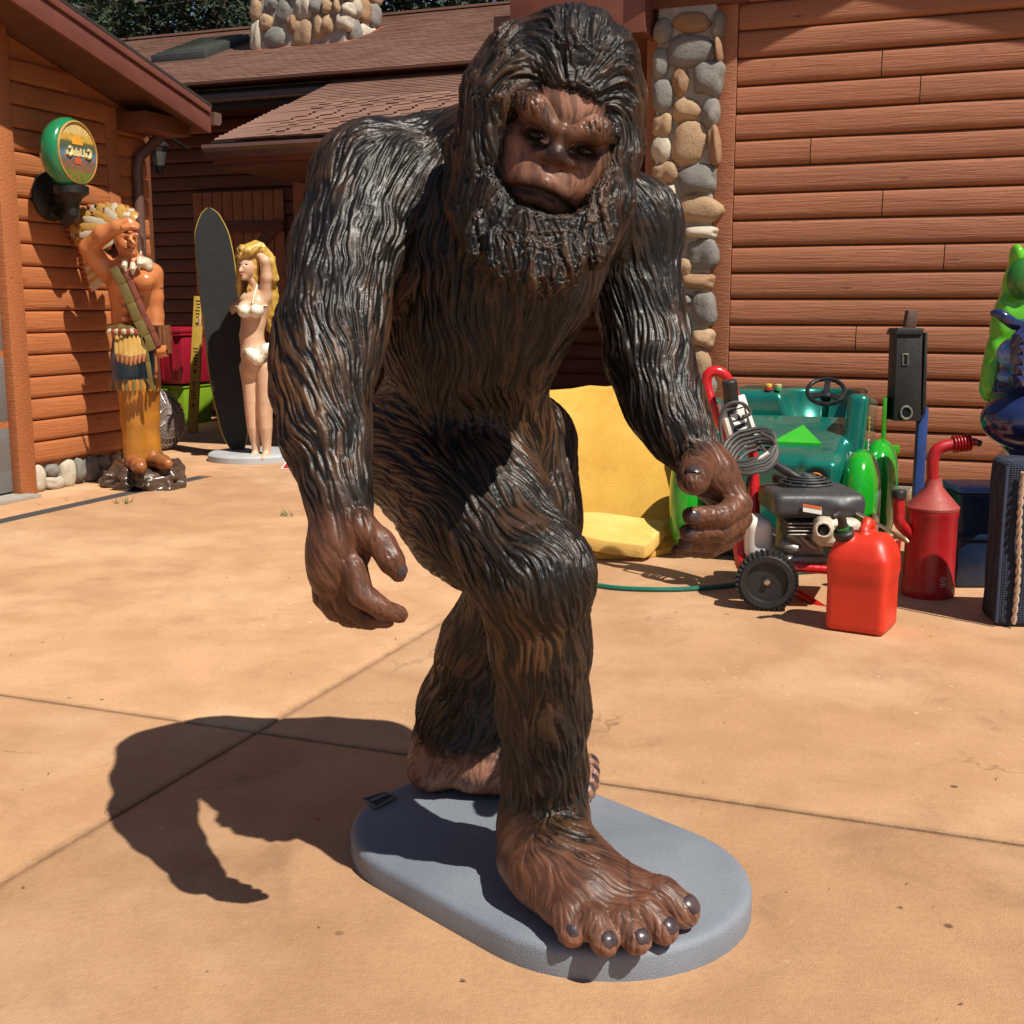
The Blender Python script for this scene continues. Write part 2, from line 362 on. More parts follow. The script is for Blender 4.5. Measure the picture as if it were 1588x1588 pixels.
def stone_mat(name, a, b, c3):
    t = NT(name); v = t.n('TexCoord').outputs['Object']; oi = t.n('ObjectInfo').outputs['Random']
    off = t.n('VectorMath', operation='ADD', i_0=v); cx = t.n('CombineXYZ'); t.l(t.math('MULTIPLY', oi, 51.0), cx.inputs[0]); t.l(cx.outputs[0], off.inputs[1]); v = off.outputs[0]
    n = t.noise(v, 1.6, 6, .65); f = t.noise(v, 14, 6, .7)
    c = t.mix(t.ramp(n, [(.3, (0,0,0)), (.7, (1,1,1))]), a, b); c = t.mix(t.ramp(f, [(.5, (0,0,0)), (.72, (.7,.7,.7))]), c, c3)
    c = t.mix(t.math('MULTIPLY', oi, .4), c, tuple(q*.7 for q in a)); t.set('Base Color', c); t.set('Roughness', .82)
    t.bump(t.math('ADD', n, t.math('MULTIPLY', f, .45)), .08, .4); return t.m
ST = {'t': stone_mat('tan_river_stone', (.42,.27,.15), (.52,.36,.22), (.30,.18,.10)),
      'g': stone_mat('grey_river_stone', (.20,.19,.175), (.31,.285,.25), (.12,.115,.11)),
      'p': stone_mat('pale_river_stone', (.52,.45,.34), (.60,.54,.44), (.36,.31,.24)),
      'b': stone_mat('brown_river_stone', (.30,.165,.085), (.42,.25,.14), (.19,.11,.07))}
# ================================================================== ground
def sheet(name, mb, m, **kw): return tag(obj(name, mb, m, **kw), kind='structure')
g = MB(); g.add([(-900,-400,-.08),(900,-400,-.08),(900,1500,-.08),(-900,1500,-.08)], [(0,1,2,3)]); sheet('ground', g, M_soil)
ja = uv(G(360, 1158))[1]; jb = uv(G(700, 1180))[0]; gap = .006
dr = uv(G(95, 787))[1]
for u0, u1 in ((-16, jb-gap), (jb+gap, 14)):
    for v0, v1 in ((dr+.07, ja-gap), (ja+gap, 14)):
        s = MB(); s.hexa([B(u0,v0,-.1),B(u0,v1,-.1),B(u1,v1,-.1),B(u1,v0,-.1),B(u0,v0),B(u0,v1),B(u1,v1),B(u1,v0)]); sheet('concrete_slab', s, M_conc, bevel=.006)
s = MB(); s.hexa([B(-16,-5,-.1),B(-16,dr-.07,-.1),B(14,dr-.07,-.1),B(14,-5,-.1),B(-16,-5),B(-16,dr-.07),B(14,dr-.07),B(14,-5)]); sheet('concrete_apron', s, M_conc, bevel=.006)
s = MB(); s.hexa([B(.1,dr-.07,-.1),B(.1,dr+.07,-.1),B(14,dr+.07,-.1),B(14,dr-.07,-.1),B(.1,dr-.07,-.001),B(.1,dr+.07,-.001),B(14,dr+.07,-.001),B(14,dr-.07,-.001)]); sheet('concrete_strip', s, M_conc)
# trench drain: grating bars between two rails
M_grate = mat('weathered_drain_plastic', (.085,.08,.078), .6, .25, 12, dirt=(.25,.17,.11))
dn = thing('trench_drain', B(-3, dr, -.03), 'narrow dark grated trench drain set into concrete beside the garage wall', 'drain')
for sv in (dr-.058, dr+.058): obj('rail', MB().bar(B(-7,sv,-.012), B(.08,sv,-.012), .016, .02), M_grate, dn)
gb = None
for k in range(150):
    su = -5.2+k*.035
    if gb is None: gb = obj('grating_bar', MB().bar(B(su,dr-.05,-.012), B(su,dr+.05,-.012), .018, .016), M_grate, dn)
    else:
        c = gb.copy(); COL.objects.link(c); c.parent = dn; c.location = U*(k*.035)
# ================================================================== log walls
def log_board(parent, p, along, out, length, h, m, depth=.032):
    a = [(0,0),(.012,.001),(depth*.72,h*.035),(depth*.96,h*.11),(depth,h*.28),(depth*.97,h*.58),(depth*.86,h*.84),(depth*.66,h*.95),(depth*.25,h*.985),(0,h)]
    n = len(a); segs = max(1, int(length/.6)); vs = []; fs = []
    for i in range(segs+1):
        x = length*i/segs; wob = random.uniform(-.0025,.0025) if 0 < i < segs else 0
        vs += [(x, -(d+wob*(d > .015)), z) for d, z in a]
    for i in range(segs): fs += [(i*n+k, i*n+k+1, (i+1)*n+k+1, (i+1)*n+k) for k in range(n-1)]
    fs += [tuple(range(n)), tuple(segs*n+k for k in range(n-1, -1, -1))]
    me = bpy.data.meshes.new('log_board'); me.from_pydata(vs, [], fs); bm = bmesh.new(); bm.from_mesh(me); bmesh.ops.recalc_face_normals(bm, faces=bm.faces); bm.to_mesh(me); bm.free()
    smooth_by_angle(me, math.radians(50)); o = link('log_board', me, m, parent)
    x = along.normalized(); y = -out.normalized(); zz = x.cross(y); R = Matrix((x, y, zz)).transposed()
    if zz.z < 0:                                       # keep up as up: mirror the run
        R = Matrix((-x, y, Z)).transposed(); p = p+along.normalized()*length
    o.matrix_local = Matrix.Translation(p-WL[parent.name]) @ R.to_4x4(); return o
# ------------------------------------------------------------------ garage on the left
GT = math.tan(math.radians(14.5)); GTOP = 2.93; BH = .158
gar = thing('garage', B(-.6, 0), 'orange stained log garage gable wall with round green sign on it', 'building')
def gtop(su): return GTOP-GT*su
POST = -1.14
z = .215
row = 0
while z < 4.6:
    e = min(-.10, -(z+BH-GTOP)/GT-.02)
    if z+BH < GTOP-.03: e = -.135
    if e < POST+.05: break
    log_board(gar, B(POST, 0, z), U, V, e-POST, BH-.004, M_left); z += BH; row += 1
mb = MB(); mb.prism([B(-6,-.06,.19),B(.34,-.06,.19),B(.34,-.06,gtop(.34)),B(-6,-.06,gtop(-6))], V*.055); obj('wall_backing', mb, M_left, gar)
mb = MB(); mb.box(B(-.065,.012,.2+1.33), (.13, .05, 2.68), (U, V, Z)); obj('corner_trim', mb, M_left, gar, bevel=.004)
mb = MB(); mb.box(B(POST-.085,.025,1.75), (.16, .09, 3.5), (U, V, Z)); obj('door_trim', mb, M_left, gar, bevel=.005)
M_door = mat('grey_steel_door', (.19,.19,.185), .45, .1, 4)
for k in range(5): obj('door_panel', MB().box(B(-2.8,-.025,.27+k*.5), (3.1, .04, .47), (U, V, Z)), M_door, gar, bevel=.008)
obj('door_sill', MB().box(B(-2.8,.05,.012), (3.1,.3,.02), (U,V,Z)), M_mortar, gar)
# short recessed log stub past the corner
z = .16
while z < 2.7:
    log_board(gar, B(.02,-.02,z), U, V, .36+random.uniform(-.012,.012), BH-.004, M_left); z += BH
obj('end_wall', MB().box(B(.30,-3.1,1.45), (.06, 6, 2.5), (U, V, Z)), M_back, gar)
# roof: slab, soffit, rake board, eave end
RV = .50; RE = .56
def groof(a, b, top): return [B(su, sv, gtop(su)+top) for su, sv in a]
for nm, lo, hi, su0, su1, v0, v1, m in (('soffit',.005,.03,RE-.02,-7,-7,RV-.03,M_soffit), ('roof_deck',.032,.15,RE-.02,-7,-7,RV-.03,M_fascia), ('drip_edge',.152,.176,RE+.02,-7,-7,RV+.02,M_drip)):
    mb = MB(); mb.hexa([B(su,sv,gtop(su)+lo) for su, sv in ((su0,v0),(su0,v1),(su1,v1),(su1,v0))]+[B(su,sv,gtop(su)+hi) for su, sv in ((su0,v0),(su0,v1),(su1,v1),(su1,v0))]); obj(nm, mb, m, gar)
mb = MB(); mb.hexa([B(su,sv,gtop(su)+lo) for lo in (-.05,.15) for su, sv in ((RE,RV-.028),(RE,RV),(-7,RV),(-7,RV-.028))]); obj('rake_board', mb, M_fascia, gar, bevel=.003)
mb = MB(); mb.hexa([B(su,sv,gtop(su)+lo) for lo in (.10,.151) for su, sv in ((RE+.01,RV+.001),(RE+.01,RV+.018),(-7,RV+.018),(-7,RV+.001))]); obj('rake_trim', mb, M_fascia, gar, bevel=.003)
mb = MB(); mb.box(B(RE+.012,-3.0,gtop(RE)+.05), (.024, 7-.002, .2), (U,V,Z)); obj('eave_board', mb, M_fascia, gar, bevel=.003)
mb = MB(); mb.box(B(.27,.16,gtop(.3)-.08), (.55, .32, .13), (U,V,Z)); obj('eave_return', mb, M_back, gar, bevel=.004)  # dark log stain stands in for the shade under the eave end
mb = MB(); mb.prism([B(RE+.03,-6,2.80),B(RE+.03,-6,2.90),B(RE+.13,-6,2.90),B(RE+.13,-6,2.83),B(RE+.10,-6,2.80)], V*(6+RV+.03)); obj('gutter', mb, M_gutter, gar)
dsp = [B(.47,.12,2.80), B(.44,.10,2.70), B(.22,.055,2.52), B(.20,.05,2.42), B(.20,.05,.25), B(.24,.09,.12)]
obj('downspout', MB().tube(dsp, .042, 10), M_gutter, gar, smooth=True)
# foundation stones
def rock_meshes():
    out = []
    for s in range(8):
        bm = bmesh.new(); bmesh.ops.create_icosphere(bm, subdivisions=3, radius=1); P = np.array([v.co for v in bm.verts], np.float32)
        d = .38*(vnoise(P*1.1+s*5.1+20, 0)-.5)+.22*(vnoise(P*2.3+s*3+9, 1)-.5)+.07*(vnoise(P*5.5+s*3+9, 2)-.5)
        ex = 2.5+.5*(s % 3); sq = (np.abs(P)**ex).sum(1)**(-1/ex)
        for v, a, b in zip(bm.verts, d, sq): v.co *= float(b*.93+a)
        me = bpy.data.meshes.new('stone'); bm.to_mesh(me); bm.free(); me.polygons.foreach_set('use_smooth', np.ones(len(me.polygons), bool)); out.append(me)
    return out
ROCKS = {k: [] for k in ST}
for me in rock_meshes():
    for k in ST: c = me.copy(); c.materials.append(ST[k]); ROCKS[k].append(c)
def stone(parent, p, x, y, n, w, h, d, kind, rot=0.0):
    me = random.choice(ROCKS[kind]); o = bpy.data.objects.new('stone', me); COL.objects.link(o); o.parent = parent
    x = x.normalized(); n = n.normalized(); y = n.cross(x); x2 = x*math.cos(rot)+y*math.sin(rot); y2 = n.cross(x2)
    o.matrix_local = Matrix.Translation(p-WL[parent.name]) @ Matrix((x2, y2, n)).transposed().to_4x4() @ Matrix.Diagonal((w/2, h/2, d/2, 1)); return o
for su, zc, w, h, k in ((-1.06,.10,.15,.20,'p'),(-.92,.145,.16,.10,'g'),(-.91,.05,.18,.10,'p'),(-.76,.10,.13,.21,'p'),(-.63,.12,.12,.18,'g'),(-.5,.1,.14,.2,'g'),(-.36,.14,.17,.1,'g'),(-.35,.05,.16,.1,'g'),(-.2,.1,.14,.2,'t'),(-.06,.1,.12,.2,'g'),(.08,.1,.12,.2,'p'),(.22,.1,.12,.18,'g')):
    stone(gar, B(su,-.005,zc), U, Z, V, w, h, .12, k, random.uniform(-.15,.15))
obj('footing', MB().box(B(-.4,-.045,.09), (1.55,.06,.2), (U,V,Z)), M_mortar, gar)
# ------------------------------------------------------------------ middle house: shingled roof, porch, back wall
PU, PZ, PT = 1.39, 2.80, .394; PV0, PV1 = -.02, 5.6
def rz(su): return PZ+PT*(su-PU)
rn = (Z-U*PT).normalized(); rp0 = B(PU,0,PZ)
RIDGE = uv(onplane(546, 30, rp0, rn))[0]; MU = uv(onplane(520, 126, rp0, rn))[0]
hs = thing('house', B(4.8, 0), 'brown log house with low shingled roof over a deep shaded porch', 'building')
def slab(su0, su1, v0, v1, lo, hi): return MB().hexa([B(a, b, rz(a)+q) for q in (lo, hi) for a, b in ((su0,v0),(su0,v1),(su1,v1),(su1,v0))])
obj('porch_roof', slab(PU, MU, PV0, PV1, -.10, -.012), M_drip, hs); obj('roof_deck', slab(MU+.002, RIDGE, -7, 9, -.10, -.012), M_drip, hs)
mb = MB(); mb.hexa([B(a, b, rz(RIDGE)-(a-RIDGE)*PT+q) for q in (-.1, -.012) for a, b in ((RIDGE,-7),(RIDGE,9),(RIDGE+5,9),(RIDGE+5,-7))]); obj('far_roof', mb, M_drip, hs)
t = NT('red_brown_shingle'); oi = t.n('ObjectInfo').outputs['Random']; v = t.n('NewGeometry').outputs['Position']
c = t.mix(t.ramp(t.noise(v, 1.3, 5), [(.35, (0,0,0)), (.65, (1,1,1))]), (.24,.122,.085), (.315,.17,.122)); c = t.mix(t.ramp(t.noise(v, 7, 3), [(.4, (0,0,0)), (.7, (.6,.6,.6))]), c, (.20,.09,.065))
c = t.mix(t.ramp(t.noise(v, 300, 2), [(.4, (.5,.5,.5)), (.6, (0,0,0))]), c, (.13,.07,.05)); c = t.mix(t.math('MULTIPLY', oi, .45), c, (.20,.10,.075))
t.set('Base Color', c); t.set('Roughness', .9); t.bump(t.noise(v, 220, 2), .002, .5); M_shingle = t.m
CR = .078; sl = math.hypot(1, PT); du = CR/sl; W_ = .26
sx = V; sy = (U+Z*PT).normalized()
def shingle_box(mb, su, sv, w, lift): 
    p = B(su, sv, rz(su)); a = p+rn*.007*lift; b = p+sy*.11+rn*.001
    return mb.hexa([a-rn*.012, a-rn*.012+sx*w, b-rn*.012+sx*w, b-rn*.012, a+rn*.003, a+sx*w+rn*.003, b+sx*w, b])
base_sh = None; far = MB(); row = 0; su = PU-.02; cnt = 0
while su < RIDGE-.08:
    porch = su < MU-.03; v0, v1 = (PV0, 4.5) if porch else (-6.5, 7.0)
    sv = v0+(0 if porch else -random.uniform(0, W_))
    if porch: sv = v0-W_*random.choice((0,.33,.6))
    while sv < v1:
        a = max(sv, v0)+.0014; b = min(sv+W_, v1)-.0014
        if b-a > .04:
            if porch and cnt < 300:
                if base_sh is None:
                    m1 = MB(); shingle_box(m1, PU, 0, 1.0, 1); base_sh = bpy.data.meshes.new('shingle'); o0 = B(PU,0,PZ)
                    base_sh.from_pydata([tuple(Vector(q)-o0) for q in m1.v], [], m1.f); base_sh.materials.append(M_shingle); base_sh.update()
                o = bpy.data.objects.new('shingle', base_sh); COL.objects.link(o); o.parent = hs
                R = Matrix((sx, sy, rn)).transposed().to_4x4(); p = B(su, a, rz(su))+rn*random.uniform(0,.003)
                o.matrix_local = Matrix.Translation(p-WL[hs.name]) @ R @ Matrix.Diagonal((b-a,1,1,1)) @ R.inverted(); cnt += 1
            else: shingle_box(far, su+random.uniform(-.004,.004), a, b-a, random.uniform(.8,1.25))
        sv += W_
    su += du; row += 1
tag(obj('shingle_courses', far, M_shingle, hs), kind='stuff')
obj('ridge_cap', MB().bar(B(RIDGE,-6.8,rz(RIDGE)+.005), B(RIDGE,8.8,rz(RIDGE)+.005), .2, .03), M_shingle, hs)
obj('porch_fascia', MB().box(B(PU-.012,(PV0+PV1)/2,PZ-.115), (.022, PV1-PV0, .17), (U,V,Z)), M_fascia, hs)
obj('porch_drip', MB().box(B(PU-.03,(PV0+PV1)/2,PZ-.02), (.05, PV1-PV0+.02, .016), (U,V,Z)), M_drip, hs)
obj('porch_gutter', MB().prism([B(PU-.03,PV0-.05,PZ-.16),B(PU-.03,PV0-.05,PZ-.05),B(PU-.14,PV0-.05,PZ-.05),B(PU-.145,PV0-.05,PZ-.08),B(PU-.11,PV0-.05,PZ-.11),B(PU-.10,PV0-.05,PZ-.16)], V*(PV1-PV0)), M_gutter, hs)
obj('porch_soffit', MB().box(B((PU+MU)/2,(PV0+PV1)/2,PZ-.22), (MU-PU-.01, PV1-PV0, .03), (U,V,Z)), M_soffit, hs)
obj('porch_rake', MB().hexa([B(a, b, rz(a)+q) for q in (-.2, -.005) for a, b in ((PU-.02,PV0-.022),(PU-.02,PV0-.002),(MU,PV0-.002),(MU,PV0-.022))]), M_fascia, hs)
obj('eave_fascia', MB().box(B(MU-.012,-3.55,rz(MU)-.12), (.022, 6.9, .18), (U,V,Z)), M_drip, hs)
obj('eave_gutter', MB().box(B(MU-.07,-3.55,rz(MU)-.10), (.09, 6.9, .09), (U,V,Z)), M_gutter, hs, bevel=.02)
BW = 4.8
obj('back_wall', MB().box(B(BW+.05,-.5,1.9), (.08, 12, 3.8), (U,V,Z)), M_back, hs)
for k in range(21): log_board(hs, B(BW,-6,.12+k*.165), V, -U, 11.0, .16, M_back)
obj('porch_ceiling', MB().box(B(4.1,-.5,3.72), (1.4, 12, .03), (U,V,Z)), M_soffit, hs)
def bw(px, py): return uv(onplane(px, py, B(BW-.06,0), U))[1], onplane(px, py, B(BW-.06,0), U).z
# barn-style shed door with braces and an orange entry door in the shade
a0 = bw(300, 300); a1 = bw(452, 640)
for k in range(9):
    w = (a1[0]-a0[0])/9; obj('door_plank', MB().box(B(BW-.075, a0[0]+w*(k+.5), (a0[1]+a1[1])/2), (.03, w-.012, a0[1]-a1[1]), (U,V,Z)), M_left, hs, bevel=.004)
for py in (352, 480): obj('door_rail', MB().box(B(BW-.105, (a0[0]+a1[0])/2, bw(380,py)[1]), (.03, a1[0]-a0[0], .13), (U,V,Z)), M_back, hs, bevel=.004)
obj('door_brace', MB().bar(B(BW-.102,a0[0]+.1,bw(380,480)[1]), B(BW-.102,a1[0]-.1,bw(380,352)[1]), .13, .03, up=U), M_back, hs)
d0 = bw(455, 250); d1 = bw(520, 640)
obj('entry_door', MB().box(B(BW-.07,(d0[0]+d1[0])/2,(d0[1]+d1[1])/2), (.05, d1[0]-d0[0], d0[1]-d1[1]), (U,V,Z)), M_left, hs, bevel=.006)
for k in range(6): obj('door_louvre', MB().box(B(BW-.10,(d0[0]+d1[0])/2,d1[1]+(d0[1]-d1[1])*(k+.5)/6), (.02, (d1[0]-d0[0])*.7, (d0[1]-d1[1])/6*.8), (U,V,Z)), M_left, hs, bevel=.006)
p0 = bw(288, 400)[0]; obj('porch_post', MB().box(B(3.3, p0+.5, 1.85), (.16,.16,3.7), (U,V,Z)), M_back, hs, bevel=.01)
# lantern on the shaded wall
ln = J(246, 238, 12.4); lt = thing('wall_lantern', ln, 'small dark wall lantern hanging in the shade behind the garage downspout', 'lamp')
M_iron = mat('dark_cast_iron', (.022,.02,.019), .5, .3, 20, metal=.4, bump=.004, bscale=60)
M_glass = mat('dusty_lantern_glass', (.07,.07,.065), .2, .1)
obj('cap', MB().lathe([(.01,.16),(.05,.13),(.11,.08),(.11,.06)][::-1], ln, n=8), M_iron, lt); obj('glass', MB().lathe([(.05,-.12),(.085,.055)], ln, n=8), M_glass, lt)
obj('bracket', MB().tube([ln+Vector((0,0,.15)), ln+Vector((0,.15,.22)), ln+U*.5+Z*.1], .015, 6), M_iron, lt); obj('foot', MB().lathe([(.02,-.2),(.06,-.12)], ln, n=8), M_iron, lt)
# chimney of river stones
cp = onplane(455, 72, rp0, rn); cs, cv = uv(cp); CW = .62
ch = thing('stone_chimney', B(cs, cv, rz(cs)), 'broad chimney of rounded river stones standing on the shingled roof', 'chimney')
cl = uv(onplane(392, 70, B(cs,0), U))[1]; cr = uv(onplane(540, 40, B(cs,0), U))[1]
obj('core', MB().box(B(cs+.345,(cl+cr)/2,rz(cs)+.6), (.8, cr-cl-.06, 2.2), (U,V,Z)), M_mortar, ch)
M_copper = mat('copper_flashing', (.34,.115,.07), .5, .2, 8)
obj('flashing', MB().hexa([B(a,b,rz(a)+q) for q in (.004,.012) for a, b in ((cs-.1,cl-.05),(cs-.1,cr+.05),(cs+.9,cr+.08),(cs+.9,cl-.05))]), M_copper, ch)
CH = [(400,14,22,35,'t'),(424,8,25,22,'g'),(444,19,30,36,'g'),(474,14,27,33,'p'),(417,36,22,25,'t'),(400,57,19,41,'p'),(430,60,39,33,'g'),(455,39,16,24,'b'),(471,52,33,40,'t'),(494,10,25,28,'g'),(512,11,18,23,'t'),(528,10,13,28,'t'),(541,15,15,18,'p'),(498,43,21,43,'t'),(513,39,23,30,'t'),(535,34,23,26,'p'),
      (405,-14,26,26,'g'),(432,-16,30,26,'t'),(462,-16,30,28,'p'),(490,-18,26,26,'t'),(515,-14,26,24,'g'),(538,-10,20,24,'t')]
for px, py, w, h, k in CH:
    p = onplane(px, py, B(cs,0), U); Y_ = p.y; stone(ch, p, V, Z, -U, S(w,Y_)*1.1, S(h,Y_)*1.1, .26, k, random.uniform(-.2,.2))
for i in range(5):
    for j in range(3): stone(ch, B(cs+.16+j*.28, cr-.02, rz(cs)+.15+i*.3), U, Z, V, .3, .32, .22, random.choice('tpgb'), random.uniform(-.3,.3))
# skylight
sk = onplane(312, 82, rp0, rn); ss, sv_ = uv(sk); kl = thing('skylight', sk, 'low dark framed skylight set in the shingles left of the stone chimney', 'skylight')
M_skf = mat('dark_skylight_frame', (.05,.05,.045), .4, .1); M_skg = mat('tinted_skylight_glass', (.06,.065,.055), .12, .1)
def rb(c_su, c_sv, du_, dv_, lo, hi): return MB().hexa([B(a,b,rz(a)+q) for q in (lo,hi) for a, b in ((c_su-du_,c_sv-dv_),(c_su-du_,c_sv+dv_),(c_su+du_,c_sv+dv_),(c_su+du_,c_sv-dv_))])
obj('frame', rb(ss, sv_, .52, .42, 0, .11), M_skf, kl, bevel=.01); obj('pane', rb(ss, sv_, .46, .36, .108, .122), M_skg, kl, bevel=.004); obj('flashing', rb(ss, sv_, .6, .5, .001, .012), M_gutter, kl)
# ------------------------------------------------------------------ right-hand building: gable wall, stone pier
rb_ = thing('workshop', B(0, 7), 'brown log workshop gable wall beside the river stone pier', 'building')
def rw(px, py, su=0.0): p = onplane(px, py, B(su,0), U); return uv(p)[1], p.z
W0 = rw(1136, 400)[0]; BR = .166; z = .24; row = 0
JOINTS = {}
for px, py in ((1368,105),(1428,130),(1258,230),(1370,295),(1464,405),(1328,520)): s_, zz = rw(px, py); JOINTS.setdefault(int((zz-.24)/BR), []).append(s_)
while z < 6.2:
    cuts = [W0]+sorted(JOINTS.get(row, []))+[W0+6.5]
    for a, b in zip(cuts[:-1], cuts[1:]): log_board(rb_, B(0, a+.003, z), V, -U, b-a-.006, BR-.004, M_right, depth=.036)
    z += BR; row += 1
obj('wall_backing', MB().box(B(.04, W0+3.0, 3.1), (.06, 7.2, 5.8), (U,V,Z)), M_right, rb_)
obj('corner_trim', MB().box(B(-.012, W0-.065, 2.9), (.075, .125, 5.4), (U,V,Z)), M_right, rb_, bevel=.004)
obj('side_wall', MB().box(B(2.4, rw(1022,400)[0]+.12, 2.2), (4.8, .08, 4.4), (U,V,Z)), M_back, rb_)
obj('footing', MB().box(B(.0, W0+3.2, .1), (.10, 7.4, .24), (U,V,Z)), M_mortar, rb_)
for k in range(26): stone(rb_, B(-.05, W0+.1+k*.19, .11), V, Z, -U, .2, .21, .14, random.choice('gtpg'), random.uniform(-.3,.3))
obj('header_trim', MB().box(B(-.02,(rw(1015,20)[0]+W0)/2-.0,rw(1060,14)[1]+.16), (.16, W0-rw(1015,20)[0]+.1, .34), (U,V,Z)), M_back, rb_)
pier = thing('stone_pier', B(0, W0-.4), 'tall pier faced with rounded grey and tan river stones at the workshop corner', 'pier')
c0 = rw(1018, 400)[0]; obj('mortar_core', MB().box(B(.072,(c0+W0-.13)/2,1.72), (.34, W0-.13-c0, 3.44), (U,V,Z)), M_mortar, pier, bevel=.02)
PS = [(130,130,75,90,'g'),(245,95,145,75,'b'),(350,105,50,90,'g'),(245,210,175,120,'g'),(125,260,65,115,'g'),(355,200,25,90,'b'),(310,320,115,135,'g'),(200,330,65,115,'b'),(135,390,85,125,'g'),(220,450,115,90,'t'),(320,460,65,105,'g'),(125,510,75,85,'t'),(240,580,130,170,'t'),(333,590,45,140,'b'),(125,605,80,105,'p'),(135,700,100,75,'t'),(265,730,145,115,'g'),(145,805,95,105,'p'),(260,850,175,110,'t'),(185,980,60,110,'t'),(280,942,125,50,'p'),(285,1030,115,110,'g'),(210,1085,90,70,'t'),(265,1140,130,65,'b'),(165,1190,50,90,'p'),(223,1213,48,45,'g'),(290,1245,90,135,'g'),(205,1320,75,150,'g'),(290,1370,85,75,'t'),(265,1470,105,130,'t'),(150,910,70,90,'g'),(140,1090,60,110,'g'),(130,1290,70,110,'p'),(140,1420,80,100,'t'),(300,1560,80,100,'g'),(200,1580,100,90,'p'),(300,1670,90,90,'t'),(190,1690,110,100,'g'),(290,1770,90,90,'p'),(190,1800,100,90,'t'),(290,1870,90,100,'g'),(190,1900,100,90,'g'),(280,1970,100,90,'t')]
for x, y, w, h, k in PS:
    p = onplane(980+x*.383, y*.383, B(-.07,0), U); stone(pier, p, V, Z, -U, S(w*.383,p.y)*1.12, S(h*.383,p.y)*1.12, .17, k, random.uniform(-.15,.15))
for i in range(15): stone(pier, B(.1+.1*(i % 2), c0-.02, .12+i*.225), U, Z, -V, .24, .22, .14, random.choice('gtpb'), random.uniform(-.3,.3))
# gable roof of the workshop: its rake hangs over the wall and shades the top boards
OV = .33; tt = OV/(TO_SUN.dot(-U))
def edge(px, py): s_, zz = rw(px, py, -.03); p = B(0, s_, zz)+TO_SUN*tt; return uv(p)[1], p.z
e1, e2, e3 = edge(1140, 108), edge(1322, 6), edge(1588, 78)
ml = (e2[1]-e1[1])/(e2[0]-e1[0]); mr = (e3[1]-e2[1])/(e3[0]-e2[0])
L0 = e2[0]-1.9; L1 = e2[0]+4.2
for a, sl_ in ((L0, ml), (L1, mr)):
    mb = MB(); c = [(su, sv) for su, sv in ((-OV,e2[0]),(-OV,a),(6,a),(6,e2[0]))]
    mb.hexa([B(su, sv, e2[1]+sl_*(sv-e2[0])+q) for q in (0, .14) for su, sv in c]); obj('roof_plane', mb, M_fascia, rb_)
    mb = MB(); mb.hexa([B(su, sv, e2[1]+sl_*(sv-e2[0])+q) for q in (-.002, .17) for su, sv in ((-OV-.025,e2[0]),(-OV-.025,a),(-OV-.001,a),(-OV-.001,e2[0]))]); obj('rake_board', mb, M_fascia, rb_)
# entry canopy between house and workshop: eave box seen above the statue's head
f0 = J(786, 20, 8.6); f1 = J(1002, 20, 7.9)
cz = J(1000, 50, 7.9).z
s1, v1 = uv(J(1001, 30, 7.9)); v0 = uv(onplane(792, 30, B(s1,0), U))[1]
cn = thing('entry_canopy', B(s1+.4, (v0+v1)/2, cz), 'red brown boxed eave of the entry canopy above the stone pier', 'roof')
obj('fascia', MB().box(B(s1,(v0+v1)/2,cz+.30), (.03, v1-v0, .6), (U,V,Z)), M_fascia, cn, bevel=.004)
obj('end_board', MB().box(B(s1+.6,v1-.015,cz+.302), (1.2,.03,.6), (U,V,Z)), M_fascia, cn); obj('soffit', MB().box(B(s1+1.4,(v0+v1)/2,cz+.02), (2.7, v1-v0-.06, .03), (U,V,Z)), M_soffit, cn)
obj('left_board', MB().box(B(s1+.8,v0+.015,cz+.302), (1.6,.03,.6), (U,V,Z)), M_fascia, cn)
obj('gutter_end', MB().prism([B(s1+.1,v0-.16,cz-.02+.08),B(s1+.1,v0-.16,cz+.20),B(s1+.1,v0-.012,cz+.20),B(s1+.1,v0-.012,cz+.02),B(s1+.1,v0-.10,cz+.02)], U*1.4), M_gutter, cn)
# ================================================================== the hairy giant statue
BZ = .065
bc = Vector((.070, 2.705, 0)); BX = Vector((.69,-.724,0)).normalized(); BY = Vector((.724,.69,0)).normalized()
giant = thing('giant_statue', bc, 'life-size hairy brown ape-man statue striding on a grey oval base', 'statue')
def stadium(L, W, n=28, inset=0.0, z=0.0):
    r = W/2-inset; a = L/2-W/2; pts = []
    for k in range(n*2):
        th = math.pi*k/n-math.pi/2+ (0); cx = a if k < n else -a; th = -math.pi/2+math.pi*(k % n)/(n-1)+(0 if k < n else math.pi)
        pts.append(bc+BX*(cx+r*math.cos(th))+BY*(r*math.sin(th))+Z*z)
    return pts
mb = MB(); rings = [stadium(1.075,.685,z=0), stadium(1.075,.685,z=BZ*.72), stadium(1.075,.685,inset=.004,z=BZ*.88), stadium(1.075,.685,inset=.014,z=BZ*.975), stadium(1.075,.685,inset=.03,z=BZ)]
nr = len(rings[0]); mb.v = [tuple(p) for r in rings for p in r]
mb.f = [(i*nr+k, i*nr+(k+1) % nr, (i+1)*nr+(k+1) % nr, (i+1)*nr+k) for i in range(4) for k in range(nr)]+[tuple(range(nr-1,-1,-1)), tuple(4*nr+k for k in range(nr))]
t = NT('speckled_grey_base_paint'); v = t.co(); n1 = t.noise(v, 2.2, 4); n2 = t.noise(v, 420, 2); n3 = t.noise(v, 300, 2)
